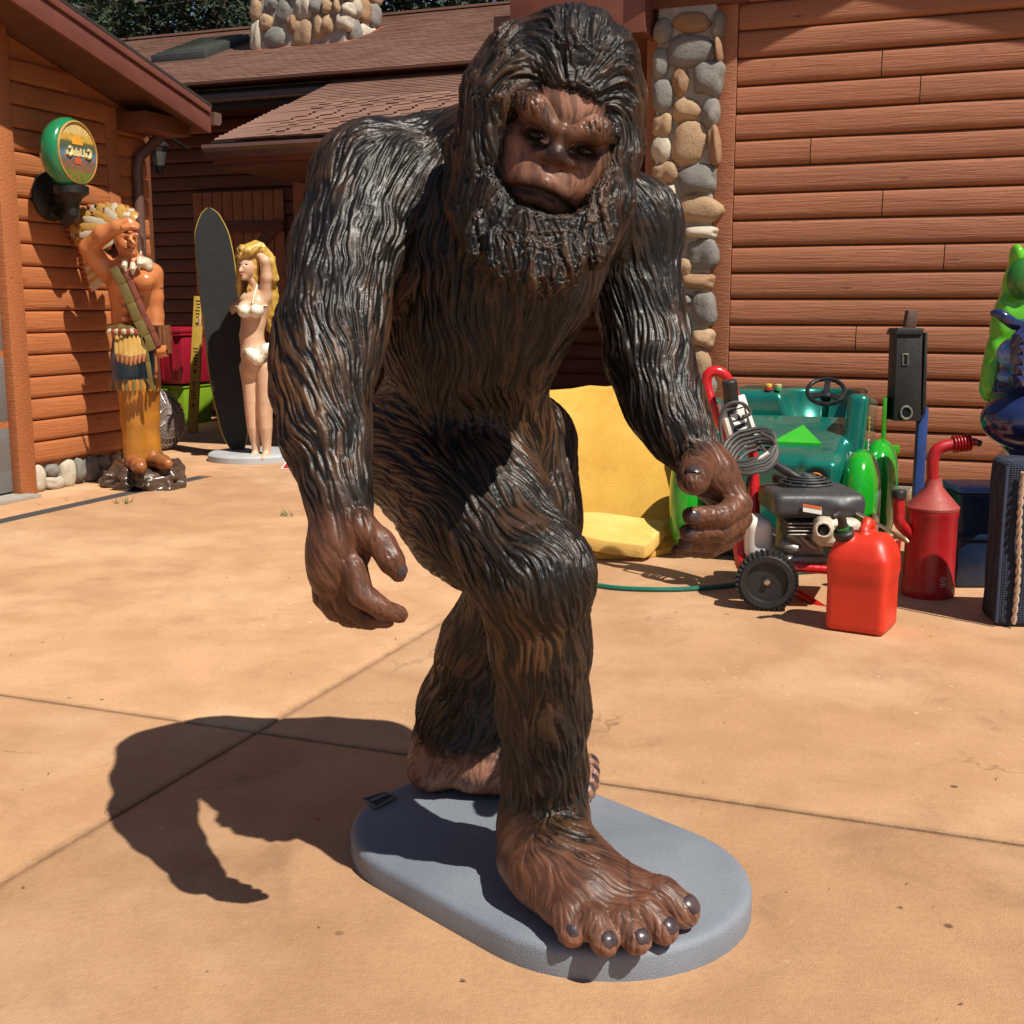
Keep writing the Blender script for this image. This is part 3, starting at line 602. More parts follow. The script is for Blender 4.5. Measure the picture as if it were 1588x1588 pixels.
c = t.mix(t.ramp(n1, [(.3,(0,0,0)),(.7,(1,1,1))]), (.145,.168,.205), (.235,.262,.305)); c = t.mix(t.ramp(n2, [(.62,(0,0,0)),(.72,(.6,.6,.6))]), c, (.42,.44,.47)); c = t.mix(t.ramp(n3, [(.30,(.4,.4,.4)),(.40,(0,0,0))]), c, (.09,.10,.12))
t.set('Base Color', c); t.set('Roughness', .5); t.bump(t.math('ADD', n2, n3), .003, .5); M_base = t.m
obj('base', mb, M_base, giant, smooth=True)
# recessed name plate
pq = [G(563,1243,BZ), G(583,1256,BZ), G(614,1239,BZ), G(595,1233,BZ)]
M_pl = mat('dark_plate_metal', (.03,.03,.033), .35, .1, metal=.6)
obj('name_plate', MB().prism([p+Z*.002 for p in pq], Z*.004), M_pl, giant)
M_plr = mat('plate_rim', (.22,.22,.23), .4, .1, metal=.5)
for i in range(4): obj('plate_rim', MB().bar(pq[i]+Z*.007, pq[(i+1) % 4]+Z*.007, .005, .004), M_plr, giant)
i0, i1 = (pq[0]+pq[1])/2, (pq[3]+pq[2])/2; obj('plate_band', MB().bar(i0.lerp(i1,.12)+Z*.007+(pq[0]-pq[1])*.12, i0.lerp(i1,.88)+Z*.007+(pq[0]-pq[1])*.12, .014, .003), M_plr, giant)
# ---- body field
LO, HI = (-.62, 1.98, BZ-.02), (.72, 3.36, 1.98); RES = .0046
bd = Sculpt(LO, HI, RES); FP = []; FD = []; SKN = []           # combing points, skin spots
def comb(px, py, y, dx, dy, dz=0.0):
    a = J(px, py, y); b = J(px+dx*20, py+dy*20, y)+Vector((0, dz*.2, 0)); FP.append(tuple(a)); FD.append(tuple((b-a).normalized()))
def limb(pts, k=.05, flow=True, sw=0.0):
    P = [J(a, b, y) for a, b, y, r in pts]; R = [S(r, y) for a, b, y, r in pts]
    bd.chain(P, R, k)
    if flow:
        for i in range(len(P)-1):
            d = (P[i+1]-P[i]).normalized()
            for f in (.0,.33,.66,1.0):
                q = P[i].lerp(P[i+1], f); r = R[i]+(R[i+1]-R[i])*f
                for ang in range(4):
                    o = Matrix.Rotation(ang*math.pi/2, 3, d) @ d.orthogonal().normalized(); FP.append(tuple(q+o*r)); FD.append(tuple((d+o.cross(d)*sw).normalized()))
    return P
def blob(px, py, y, rx, ry, rd, k=.05): bd.ell(J(px,py,y), (S(rx,y), rd, S(ry,y)), None, k)
# torso
blob(725, 640, 2.80, 124, 95, .16, .06); blob(728, 545, 2.72, 132, 120, .17, .08); blob(765, 430, 2.70, 162, 135, .18, .09)
blob(780, 330, 2.74, 190, 115, .18, .09); blob(805, 690, 2.78, 46, 60, .09, .06)
limb([(690,270,2.84,90),(590,290,2.76,92)], .07, False); limb([(900,320,2.88,80),(985,350,2.88,68)], .07, False)
limb([(800,300,2.80,110),(850,230,2.66,100)], .08, False); limb([(655,262,2.82,62),(770,215,2.68,66)], .05, False)
# arm on the viewer's left
limb([(578,292,2.70,98),(540,400,2.58,84),(512,510,2.45,76)], .05, sw=.12)
limb([(506,520,2.44,78),(500,590,2.39,72),(506,680,2.33,64),(524,760,2.27,47),(531,800,2.25,43)], .045, sw=.35); limb([(552,470,2.47,46),(545,540,2.42,40)], .05, False); limb([(470,560,2.45,42),(468,620,2.42,38)], .05, False)
# arm on the viewer's right
limb([(982,352,2.88,70),(992,470,2.85,62),(1006,550,2.80,63)], .045, sw=-.1)
limb([(1008,560,2.79,66),(1030,625,2.74,59),(1056,672,2.69,48),(1080,708,2.66,36)], .04, sw=-.3)
# striding leg
limb([(668,700,2.80,118),(740,792,2.62,112),(826,890,2.44,92)], .06, sw=.5)
limb([(828,892,2.44,88),(838,1000,2.46,75),(843,1100,2.51,70),(845,1200,2.555,64),(842,1290,2.58,63)], .05, sw=.1)
blob(852, 900, 2.40, 62, 58, .08, .05)
# trailing leg
limb([(815,690,2.93,82),(822,800,2.86,76),(815,900,2.82,74)], .05); limb([(812,905,2.83,82),(765,1010,2.93,84),(722,1100,3.04,74),(700,1158,3.12,62)], .05)
# ---- feet
def foot(heel, ankle, toes, rt, arch_r):
    bd.cone(heel, ankle, .066, .085, .05); mid = sum((Vector(q) for q in toes), Vector())/5
    for i, (q, r) in enumerate(zip(toes, rt)):
        q = Vector(q); kn = heel.lerp(q, .72); kn.z = BZ+.052+.012*(i > 2); st = heel.lerp(q, .30); st.z = BZ+.085
        bd.chain([st, kn], [arch_r, r*1.12], .05); bd.chain([kn, kn.lerp(q,.55)+Z*.014, q], [r*1.05, r*.98, r], .012)
    bd.cone(ankle, heel.lerp(mid,.62)+Z*.03, .085, .05, .06)
tf = [G(887,1446,BZ+.034), G(938,1462,BZ+.034), G(988,1458,BZ+.035), G(1030,1442,BZ+.036), G(1058,1412,BZ+.042)]; rtf = [.030,.029,.030,.031,.038]
hf = G(816,1335,BZ+.065); af = J(843,1275,2.58); foot(hf, af, tf, rtf, .07)
hb = G(668,1190,BZ+.062); ab = J(705,1150,3.12)
trb = [G(900,1238,BZ+.03), G(909,1227,BZ+.03), G(914,1214,BZ+.032), G(915,1200,BZ+.033), G(911,1187,BZ+.036)]; foot(hb, ab, trb, [.026,.026,.027,.028,.033], .062)
# ---- hands
def finger(pts, rs, k=.0035): bd.chain([J(*p) for p in pts], [S(r*.92, p[2]) for p, r in zip(pts, rs)], k)
limb([(530,800,2.250,43),(528,845,2.230,46),(522,890,2.220,40)], .03, False)
bd.ell(J(515,872,2.250), (S(34,2.250), .075, S(52,2.250)), None, .03)
finger([(548,880,2.185),(560,922,2.170),(592,944,2.170),(620,953,2.190)], [25,22,19,15]); finger([(528,892,2.215),(536,936,2.210),(566,958,2.210),(600,962,2.220)], [24,21,18,14])
finger([(512,896,2.250),(514,936,2.250),(540,958,2.250),(576,966,2.250)], [23,20,17,13]); finger([(500,892,2.290),(500,926,2.290),(518,950,2.290),(548,962,2.280)], [20,17,15,12])
finger([(560,815,2.200),(590,842,2.180),(606,868,2.170),(618,890,2.170)], [27,22,20,15], .02)
limb([(1082,710,2.65,36),(1104,735,2.63,38),(1126,765,2.64,32)], .025, False)
finger([(1122,752,2.62),(1146,782,2.60),(1122,800,2.555),(1072,800,2.52)], [26,23,20,16]); finger([(1130,776,2.635),(1148,804,2.61),(1118,824,2.565),(1066,826,2.535)], [24,21,19,15])
finger([(1128,796,2.65),(1138,824,2.625),(1108,842,2.585),(1062,843,2.555)], [21,19,17,13]); finger([(1118,812,2.665),(1126,838,2.64),(1098,854,2.61),(1050,854,2.58)], [17,16,14,11])
finger([(1085,715,2.62),(1077,728,2.54),(1075,741,2.47),(1075,748,2.43)], [31,28,26,20], .02)
# ---- head: local axes (right, up, outwards)
HC = J(862, 215, 2.36); zo = Vector((-.04,-.98,-.16)).normalized(); u0 = (Z-zo*zo.z).normalized(); r0 = u0.cross(zo); RO = math.radians(17)
HU = u0*math.cos(RO)+r0*math.sin(RO); HR = r0*math.cos(RO)-u0*math.sin(RO); HM = np.array(Matrix((HR, HU, zo)).transposed())
def H(x, y, z): return HC+HR*x+HU*y+zo*z
def hell(f, x, y, z, r, k, cut=False): f.ell(H(x,y,z), r, HM, k, cut)
hell(bd, .006,.03,-.02, (.098,.13,.105), .03); hell(bd, 0,-.05,-.03, (.09,.11,.09), .05)
hch = lambda f, pts, rs, k, cut=False: f.chain([H(*p) for p in pts], rs, k, cut)
for sx_ in (-1, 1): hell(bd, .009+sx_*.066,-.026,.064, (.042,.046,.038), .03)
hell(bd, .006,-.074,.074, (.088,.053,.060), .03)
hch(bd, [(-.086,.046,.060),(-.050,.042,.112),(-.012,.020,.122)], [.018,.024,.018], .016); hch(bd, [(.098,.042,.060),(.064,.038,.112),(.028,.018,.122)], [.018,.024,.018], .016)
for sx_ in (-1, 1): hell(bd, .010+sx_*.047,-.002,.114, (.031,.0125,.040), .008, True)
hch(bd, [(.008,.016,.098),(.0085,-.022,.121)], [.011,.021], .018)
for sx_ in (-1, 1): hell(bd, .0085+sx_*.025,-.029,.109, (.020,.015,.020), .010)
for sx_ in (-1, 1): hell(bd, .0085+sx_*.0150,-.043,.130, (.0080,.0060,.010), .005, True)
hch(bd, [(-.068,-.096,.088),(-.036,-.083,.119),(.004,-.077,.133),(.042,-.085,.120),(.073,-.104,.086)], [.009,.011,.013,.011,.009], .010)
hch(bd, [(-.058,-.117,.084),(-.02,-.108,.113),(.02,-.109,.115),(.062,-.124,.082)], [.010,.013,.013,.010], .010)
hch(bd, [(-.078,-.110,.088),(-.040,-.0975,.122),(.004,-.0925,.136),(.046,-.100,.123),(.082,-.118,.086)], [.0045,.0075,.0085,.0075,.0045], .003, True)
for dy_ in (.058,.074): hch(bd, [(-.035,dy_+.006,.10),(.010,dy_-.004,.106),(.055,dy_+.006,.098)], [.003,.004,.003], .008, True)
v, q = bd.skin(); del bd; v, q = subdivide(relax(v, q, 2, .5), q); v = relax(v, q, 1, .5)
# where the moulding is bare skin: face, hands, feet
def away(p): return np.linalg.norm(v-np.array(p, np.float32), axis=1)
def sstep(a, b, x): t_ = np.clip((x-a)/(b-a), 0, 1); return t_*t_*(3-2*t_)
loc = (v-np.array(HC, np.float32)) @ HM.astype(np.float32)
nz = 2*(vnoise(v/.02, 2)-.5)
face = (1-sstep(.8, 1.1, np.sqrt(((loc[:,0]-.008)/.10)**2+((loc[:,1]+.025)/.135)**2)))*sstep(-.02,.02,loc[:,2])
def past(a, b, lo_, hi_):                                            # beyond a along a->b
    d = (b-a).normalized(); s_ = (v-np.array(a, np.float32)) @ np.array(d, np.float32)
    return sstep(lo_, hi_, s_+.012*nz)
wl, kl_ = J(528,790,2.25), J(522,890,2.22); wr, kr = J(1076,705,2.66), J(1126,765,2.64)
handl = past(wl, kl_, -.02, .05)*(away(J(540,890,2.23)) < .22); handr = past(wr, kr, -.02, .035)*(away(J(1105,790,2.6)) < .19)
footf = (1-sstep(BZ+.115, BZ+.19, v[:,2]+.018*nz))*(v[:,1] < 2.85); footb = (1-sstep(BZ+.105, BZ+.16, v[:,2]+.018*nz))*(v[:,1] >= 2.85)
handr = np.maximum(handr, 1-sstep(.055,.085,away(J(1075,740,2.46))))
skin = np.clip(np.maximum.reduce([face, handl, handr, footf, footb]), 0, 1)
for a in ((640,230,-1,.25),(600,215,-.9,.5),(690,215,-.7,.4),(560,250,-.7,.9),(640,300,-.5,1),(620,360,-.3,1),(690,330,-.1,1),(520,300,-.3,1)): comb(a[0], a[1], 2.68, a[2], a[3])
for a in ((760,500),(830,480),(700,480),(650,470),(760,560),(700,560),(820,540),(640,560),(750,620),(700,640),(650,620),(800,620)): comb(a[0], a[1], 2.56, random.uniform(-.15,.15), 1)
for a in ((640,700,-.15,1),(720,730,.05,1),(780,790,.15,1),(690,800,.05,1),(830,850,.3,1),(880,900,.1,1)): comb(a[0], a[1], 2.45, a[2], a[3])
for a in ((960,330,.5,1),(1010,330,.7,1),(1030,400,.3,1),(960,420,-.2,1)): comb(a[0], a[1], 2.82, a[2], a[3])
for a in ((850,1330,.4,.6),(920,1370,.7,.6),(870,1400,.4,.8),(980,1400,.8,.5)): comb(a[0], a[1], 2.45, a[2], a[3])
fl = Flow(FP, FD, LO, HI, .02, .075, .50, .05)
n = vnormals(v, q)
lock, fine = fl.strands(v, (.0095, .0047), .075, 10, n)
fur = 1-skin
amp = fur*1.0+np.clip(handl+handr+footf+footb-face, 0, 1)*.36*skin
rid = np.tanh(lock*.9); rif = np.tanh(fine*.9)
v2 = v+n*((rid*.0017+rif*.0023)*amp-.001*fur)[:,None]
# brows keep a little hair
brow = np.exp(-(((np.abs(loc[:,0]-.008)-.052)/.034)**2+((loc[:,1]-.044)/.017)**2))*(loc[:,2] > .03)
v2 += n*(rif*.0030*brow)[:,None]
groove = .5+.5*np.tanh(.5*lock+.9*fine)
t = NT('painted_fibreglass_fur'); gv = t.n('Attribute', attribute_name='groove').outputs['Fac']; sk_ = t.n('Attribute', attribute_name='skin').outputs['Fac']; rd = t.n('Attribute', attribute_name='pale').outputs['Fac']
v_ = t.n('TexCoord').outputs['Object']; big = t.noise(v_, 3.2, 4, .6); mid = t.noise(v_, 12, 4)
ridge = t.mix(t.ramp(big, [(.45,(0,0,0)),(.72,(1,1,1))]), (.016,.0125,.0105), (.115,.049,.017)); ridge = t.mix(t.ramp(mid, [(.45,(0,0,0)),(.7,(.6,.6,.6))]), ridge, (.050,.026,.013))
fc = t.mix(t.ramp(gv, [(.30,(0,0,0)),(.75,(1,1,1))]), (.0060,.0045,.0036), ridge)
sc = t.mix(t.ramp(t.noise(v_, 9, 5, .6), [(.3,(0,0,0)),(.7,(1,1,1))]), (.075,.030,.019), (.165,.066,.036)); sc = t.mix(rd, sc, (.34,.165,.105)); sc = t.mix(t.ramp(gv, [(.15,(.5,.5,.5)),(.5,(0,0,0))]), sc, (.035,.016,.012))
sc = t.mix(t.n('Attribute', attribute_name='ink_shade').outputs['Fac'], sc, (.018,.010,.010)); t.set('Base Color', t.mix(sk_, fc, sc)); t.set('Roughness', t.n('MapRange', i_0=t.noise(v_, 30, 5), i_1=.3, i_2=.7, i_3=.33, i_4=.50).outputs[0]); t.set('Specular IOR Level', .36)
t.bump(t.noise(v_, 420, 3), .0012, .35); M_fur = t.m
face_lit = np.maximum.reduce([np.exp(-((loc[:,0]-.008-s_*.068)/.03)**2-((loc[:,1]+.035)/.03)**2) for s_ in (-1,1)])*face*.55+.4*face*np.exp(-((loc[:,0]-.006)/.06)**2-((loc[:,1]+.062)/.016)**2)  # cheeks and muzzle painted lighter, standing in for sunlight on the face
pale = np.clip(face_lit+np.exp(-((loc[:,0]-.02)/.07)**2-((loc[:,1]-.072)/.03)**2)*face*1.0+.55*footf*sstep(.02,.10,.12-(v[:,2]-BZ))+.8*footb, 0, 1)*skin
mline = loc[:,1]+.0925+.024*((loc[:,0]-.004)/.08)**2
lipd = .55*np.exp(-(mline/.019)**2)+.75*np.exp(-(mline/.006)**2)*(np.abs(loc[:,0]-.004) < .085)*face
eye_ink_shade = np.maximum.reduce([np.exp(-((loc[:,0]-.010-s_*.047)/.034)**2-((loc[:,1]-.000)/.021)**2) for s_ in (-1,1)])*face  # dark eye paint, deepened to stand in for the shadow of the brows
nosd = np.exp(-((loc[:,0]-.0085)/.034)**2-((loc[:,1]+.026)/.022)**2)*face*sstep(.098,.108,loc[:,2])
sculpted('body', v2, q, M_fur, giant, dict(groove=groove, skin=skin, pale=pale, ink_shade=np.clip(.9*lipd+1.0*eye_ink_shade+.85*nosd+.5*brow*(rif < 0), 0, 1)))
# ---- mane and beard
hr = Sculpt((-.32, 2.06, 1.22), (.42, 2.85, 2.0), .0036)
hell(hr, -.004,.088,-.080, (.128,.140,.128), .03); hell(hr, -.010,.130,-.10, (.100,.106,.11), .05); hell(hr, 0,-.05,-.12, (.14,.19,.10), .06)
FP = []; FD = []
def lockc(pts, rs, k=.022, fl_=True):
    P = [J(p[0], p[1], p[2]-.06) for p in pts]; hr.chain(P, [S(r, p[2]-.06) for p, r in zip(pts, rs)], k)
    for i in range(len(P)-1):
        for f in (0,.35,.7): FP.append(tuple(P[i].lerp(P[i+1], f)+Vector((0,-.03,0)))); FD.append(tuple((P[i+1]-P[i]).normalized()))
# side curtains of hair
lockc([(850,95,2.435),(800,115,2.405),(772,165,2.395),(762,240,2.405),(756,320,2.405),(762,390,2.395)], [28,32,34,36,38,24], .05)
lockc([(860,66,2.495),(800,88,2.495),(762,145,2.505),(748,230,2.505),(738,320,2.515),(744,385,2.505)], [30,38,38,36,32,18], .05)
lockc([(908,80,2.455),(938,110,2.435),(952,170,2.425),(954,240,2.405),(946,310,2.395),(925,390,2.365)], [28,31,30,29,29,20], .05)
lockc([(900,56,2.505),(940,90,2.505),(960,150,2.495),(963,230,2.485),(958,310,2.485)], [30,30,26,24,20], .05)
lockc([(716,230,2.62),(728,300,2.58),(742,360,2.55)], [30,30,26], .05)
# beard: wavy locks that hang from lip and jaw and end in points
random.seed(21)
hr.ell(J(828,352,2.335), (S(100,2.35), .075, S(82,2.35)), None, .04); hr.ell(J(905,330,2.325), (S(48,2.35), .06, S(75,2.35)), None, .04)
BR_ = [(760,285,735,405,2.335),(785,300,762,425,2.31),(806,312,790,442,2.295),(828,318,815,455,2.285),(850,320,842,458,2.285),(872,322,868,448,2.29),(894,322,892,432,2.30),(915,300,916,410,2.315),(935,270,938,385,2.335),(818,335,828,440,2.275),(842,340,856,446,2.275),(775,330,775,415,2.30),(880,345,884,420,2.285),(795,345,805,425,2.285)]
for x0, y0, x1, y1, Y in BR_:
    Y -= .022; y1 += 8
    w = random.uniform(5,10)*random.choice((-1,1)); pts = []; rs = []
    for i in range(7):
        f = i/6; pts.append((x0+(x1-x0)*f+w*math.sin(f*6.0+random.random()*.4), y0+(y1-y0)*f, Y+.035*(1-f)*(f < .4)+.012*math.sin(f*5))); rs.append([17,19,18,16,13,9,4][i])
    lockc(pts, rs, .016)
# swept-back hair over the crown
for x in np.linspace(-1, 1, 13):
    p = [(.012+.028*x,.095,.048), (-.004+.080*x,.158-.02*abs(x),.030-.03*abs(x)), (-.012+.112*x,.188-.07*abs(x),-.05)]
    hch(hr, p, [.010,.015,.018], .03)
# open the mane around the face
hell(hr, .010,-.004,.12, (.098,.098,.098), .02, True); hell(hr, .006,-.085,.13, (.084,.045,.08), .012, True)
for i in range(9): hch(hr, [(-.072+.019*i,-.130,.092-.0010*(i-4)**2),(-.080+.021*i,-.185,.085-.001*(i-4)**2)], [.009,.016], .022)
def hcomb(x, y, z, dx, dy, dz): FP.append(tuple(H(x,y,z))); FD.append(tuple((HR*dx+HU*dy+zo*dz).normalized()))
for y in np.linspace(.09,.27,7):
    for x in (-.13,-.09,-.05,-.02,.02,.05,.09,.12):
        zz = .05-1.6*(y-.09)**2*3-abs(x)*.5; a = x/.06
        hcomb(x, y, zz, .75*a if abs(a) < 1.4 else 1.05*np.sign(a), .9-.75*min(abs(a),2.2), -.45)
v, q = hr.skin(); del hr; v, q = subdivide(relax(v, q, 2, .5), q); v = relax(v, q, 1, .5)
# combing of the mane: swept back and outwards from the hairline, then falling in waves
fl = Flow([(0,2.4,1.6)], [(0,0,-1)], (-.32, 2.06, 1.22), (.42, 2.85, 2.0), .012, 1.0, 0)
gg = np.stack(np.meshgrid(*[fl.lo[k]+fl.h*np.arange(fl.n[k]) for k in range(3)], indexing='ij'), -1).reshape(-1, 3).astype(np.float32)
gl_ = (gg-np.array(HC, np.float32)) @ HM.astype(np.float32); w_ = gl_-np.array([.010,.075,.07], np.float32); w_ /= np.linalg.norm(w_, axis=1, keepdims=True)+1e-6
crown = sstep(-.02,.10,gl_[:,1])*(1-.75*sstep(.05,.14,np.abs(gl_[:,0]-.005)))
dn_ = np.tile(np.array([[0,0,-1.0]], np.float32), (len(gg),1)); wv_ = 1.15*np.sin(gl_[:,1]/.016+7*vnoise(gg/.05, 1)+gl_[:,0]*28)
dn_ += np.array(HR, np.float32)*(wv_*.36+.9*np.sign(gl_[:,0]-.005)*sstep(.02,.13,gl_[:,1])*(1-sstep(.10,.15,np.abs(gl_[:,0]))))[:,None]
ff_ = (w_ @ HM.T.astype(np.float32))*crown[:,None]+dn_*(1-crown)[:,None]; ff_ += .12*2*(np.stack([vnoise(gg/.045+c*7.3, c) for c in range(3)], 1)-.5)
fl.f = (ff_/(np.linalg.norm(ff_, axis=1, keepdims=True)+1e-6)).reshape(*fl.n, 3).astype(np.float32)
n = vnormals(v, q); ns_ = vnormals(relax(v, q, 8, .6), q)
lock, fine = fl.strands(v, (.0100, .0050), .15, 19, ns_)
v2 = v+n*(np.tanh(lock*.9)*.0031+np.tanh(fine*.9)*.0027-.001)[:,None]
M_mane = M_fur.copy(); M_mane.name = 'painted_fibreglass_mane'
for nd in M_mane.node_tree.nodes:
    if nd.type == 'MAP_RANGE': nd.inputs[3].default_value = .40; nd.inputs[4].default_value = .58
sculpted('hair', v2, q, M_mane, giant, dict(groove=.14+.34*(1+np.tanh(.55*lock+.8*fine))*.95, skin=np.zeros(len(v)), pale=np.zeros(len(v)), ink_shade=np.zeros(len(v))))
# ---- eyes and nails
def ellip(name, c, axes, r, m, parent, sub=3):
    bm = bmesh.new(); bmesh.ops.create_icosphere(bm, subdivisions=sub, radius=1); me = bpy.data.meshes.new(name)
    A = Matrix([Vector(a).normalized() for a in axes]).transposed()
    for w in bm.verts: w.co = A @ Vector((w.co.x*r[0], w.co.y*r[1], w.co.z*r[2]))+Vector(c)-WL[parent.name]
    bm.to_mesh(me); bm.free(); me.polygons.foreach_set('use_smooth', np.ones(len(me.polygons), bool)); return link(name, me, m, parent)
M_eye = mat('dark_amber_eye', (.02,.012,.008), .12, .2, 60); M_iris = mat('amber_iris', (.12,.05,.012), .12, .3, 300); M_pupil = mat('pupil_gloss', (.004,.004,.004), .08)
for sx_ in (-1, 1):
    c = H(.010+sx_*.046, -.003, .074); e = ellip('eye', c, (HR, HU, zo), (.019,.0095,.012), M_eye, giant)
    i_ = ellip('iris', c+zo*.0088, (HR, HU, zo), (.0058,.0058,.0038), M_iris, e, 2); ellip('pupil', c+zo*.0118, (HR, HU, zo), (.0034,.0034,.0016), M_pupil, e, 2)
t = NT('glossy_dark_nail'); v_ = t.co(); c = t.mix(t.ramp(t.noise(v_, 40, 4), [(.35,(0,0,0)),(.65,(1,1,1))]), (.025,.018,.022), (.075,.05,.052)); t.set('Base Color', c); t.set('Roughness', .3); M_nail = t.m
def nail(name, c, r, up, d, m, parent, wid=.60, lng=.58):
    up = up.normalized(); d = (d-up*d.dot(up)).normalized(); sd = d.cross(up); vs = []; fs = []; N = 8
    for ring in range(5):
        k = (.0, .45, .8, 1.0, 1.02)[ring]; rr = r*(1.055, 1.052, 1.045, 1.02, .90)[ring]
        for a in range(N*2):
            th = math.pi*a/N; cu, sv_ = math.cos(th), math.sin(th); m_ = (abs(cu)**5+abs(sv_)**5)**(-1/5); ph = wid*k*cu*m_; ps = lng*k*sv_*m_
            vs.append(Vector(c)+(up*math.cos(ph)*math.cos(ps)+sd*math.sin(ph)+d*math.sin(ps)*math.cos(ph))*rr)
    n_ = N*2
    for i in range(4): fs += [(i*n_+k, i*n_+(k+1) % n_, (i+1)*n_+(k+1) % n_, (i+1)*n_+k) for k in range(n_)]
    return obj(name, MB().add(vs, fs), m, parent, smooth=1.2)
for (q0, r, hh_) in [(a, b, hf) for a, b in zip(tf, rtf)]+[(a, b, hb) for a, b in zip(trb, [.026,.026,.027,.028,.033])]:
    d = (q0-hh_); d.z = 0; d.normalize(); nail('toenail', q0, r, Z*.70+d*.72, d, M_nail, giant)
def fnail(a, b, px, out, r):
    p = J(*a); w = J(*b); d = (p-w).normalized(); o = Vector(out); o = (o-d*o.dot(d)).normalized(); s_ = d.cross(o)
    nail('fingernail', p, S(r, a[2]), o+d*.15, d, M_nail, giant, .62, .66)
fnail((616,884,2.17), (606,868,2.17), 0, (.6,-.75,.35), 17)
fnail((1075,743,2.44), (1076,735,2.5), 0, (-.1,-.8,.6), 21)
fnail((1072,800,2.52), (1122,800,2.555), 0, (-.3,-1,.1), 16); fnail((1066,826,2.535), (1118,824,2.565), 0, (-.3,-1,0), 15); fnail((1062,843,2.555), (1108,842,2.585), 0, (-.3,-1,0), 13)
# ================================================================== feathered-headdress statue
def flesh(name, c, d, rough=.3):
    t = NT(name); v = t.co(); n1 = t.noise(v, 7, 5, .6); col = t.mix(t.ramp(n1, [(.35,(0,0,0)),(.7,(1,1,1))]), c, d); t.set('Base Color', col)
    t.set('Roughness', rough); t.set('Coat Weight', .25); t.set('Coat Roughness', .12); t.bump(t.noise(v, 60, 4), .004, .3); return t.m
IY = 9.0
ib = G(225, 755); ind = thing('headdress_statue', ib, 'painted statue of a bare-chested man in feathered headdress shading his eyes', 'statue')
def I(px, py, dy=0.0): return J(px, py, ib.y+dy)
def pr(px): return S(px, ib.y)
M_iskin = flesh('orange_skin_paint', (.46,.155,.05), (.60,.225,.085)); M_legg = flesh('ochre_legging_paint', (.30,.115,.014), (.46,.19,.022)); M_blue = flesh('blue_skirt_paint', (.012,.055,.12), (.03,.10,.19)); M_moc = flesh('brown_moccasin_paint', (.20,.065,.02), (.36,.13,.04))
M_rock = flesh('bronzed_rock_paint', (.045,.028,.02), (.11,.07,.05), .28); M_red = flesh('red_feather_paint', (.25,.045,.02), (.36,.09,.04)); M_yel = flesh('yellow_feather_paint', (.42,.22,.04), (.56,.36,.11)); M_olive = flesh('olive_trim_paint', (.11,.085,.025), (.2,.14,.04)); M_maroon = flesh('maroon_sash_paint', (.15,.04,.03), (.23,.07,.045)); M_bone = flesh('bone_paint', (.5,.42,.30), (.62,.55,.42)); M_cigar = flesh('cigar_paint', (.13,.05,.02), (.22,.09,.035)); M_ihair = flesh('dark_hair_paint', (.05,.02,.012), (.1,.04,.02))
def field(lo, hi, h): return Sculpt(np.minimum(lo, hi), np.maximum(lo, hi), h)
def whole(h, x0, x1, y0, y1, pad=.35): a, b = I(x0, y1), I(x1, y0); return Sculpt((a.x, ib.y-pad, min(a.z,b.z)-.02), (b.x, ib.y+pad, max(a.z,b.z)+.02), h)
def ichain(f, pts, k=.03): f.chain([I(p[0], p[1], p[3] if len(p) > 3 else 0) for p in pts], [pr(p[2]) for p in pts], k)
def done(f, name, m, parent, it=1): v, q = f.skin(); return sculpted(name, relax(v, q, it, .4), q, m, parent)
# rock
f = whole(.012, 140, 300, 700, 775, .5); random.seed(5)
for px, py, r, dy in ((180,742,20,.05),(205,735,24,0),(230,738,26,-.05),(255,738,24,0),(272,742,16,.02),(165,748,9,.05),(225,725,20,.12),(250,722,18,.1),(200,752,20,-.08),(240,753,20,-.1),(265,752,16,-.08)):
    R_ = Matrix.Rotation(random.uniform(-.6,.6), 3, 'Y') @ Matrix.Rotation(random.uniform(-.8,.8), 3, 'Z'); f.rbox(I(px,py,dy), (pr(r)*1.05, pr(r)*1.2, pr(r)*.55), .015, np.array(R_), .02)
v, q = f.skin(); n = vnormals(v, q); v = v+n*(.035*(np.abs(vnoise(v/np.array([.16,.16,.045]), 0)-.5)*2-.4))[:,None]; v[:,2] = np.maximum(v[:,2], .0)
sculpted('rock_base', v, q, M_rock, ind)
# legs and moccasins
f = whole(.011, 175, 275, 580, 745); ichain(f, [(208,600,25,-.02),(209,650,21,-.02),(211,690,19,-.02),(212,708,20,-.02)]); ichain(f, [(228,600,20,.05),(229,650,18,.05),(231,690,17,.05),(233,703,18,.05)]); done(f, 'legging', M_legg, ind)
f = whole(.009, 180, 285, 690, 745); ichain(f, [(206,708,15,0),(208,717,12,-.10),(215,722,11,-.22),(219,724,9,-.30)], .03); ichain(f, [(235,703,14,.06),(240,713,12,-.02),(253,717,11,-.12),(260,719,8,-.18)], .03); done(f, 'moccasin', M_moc, ind)
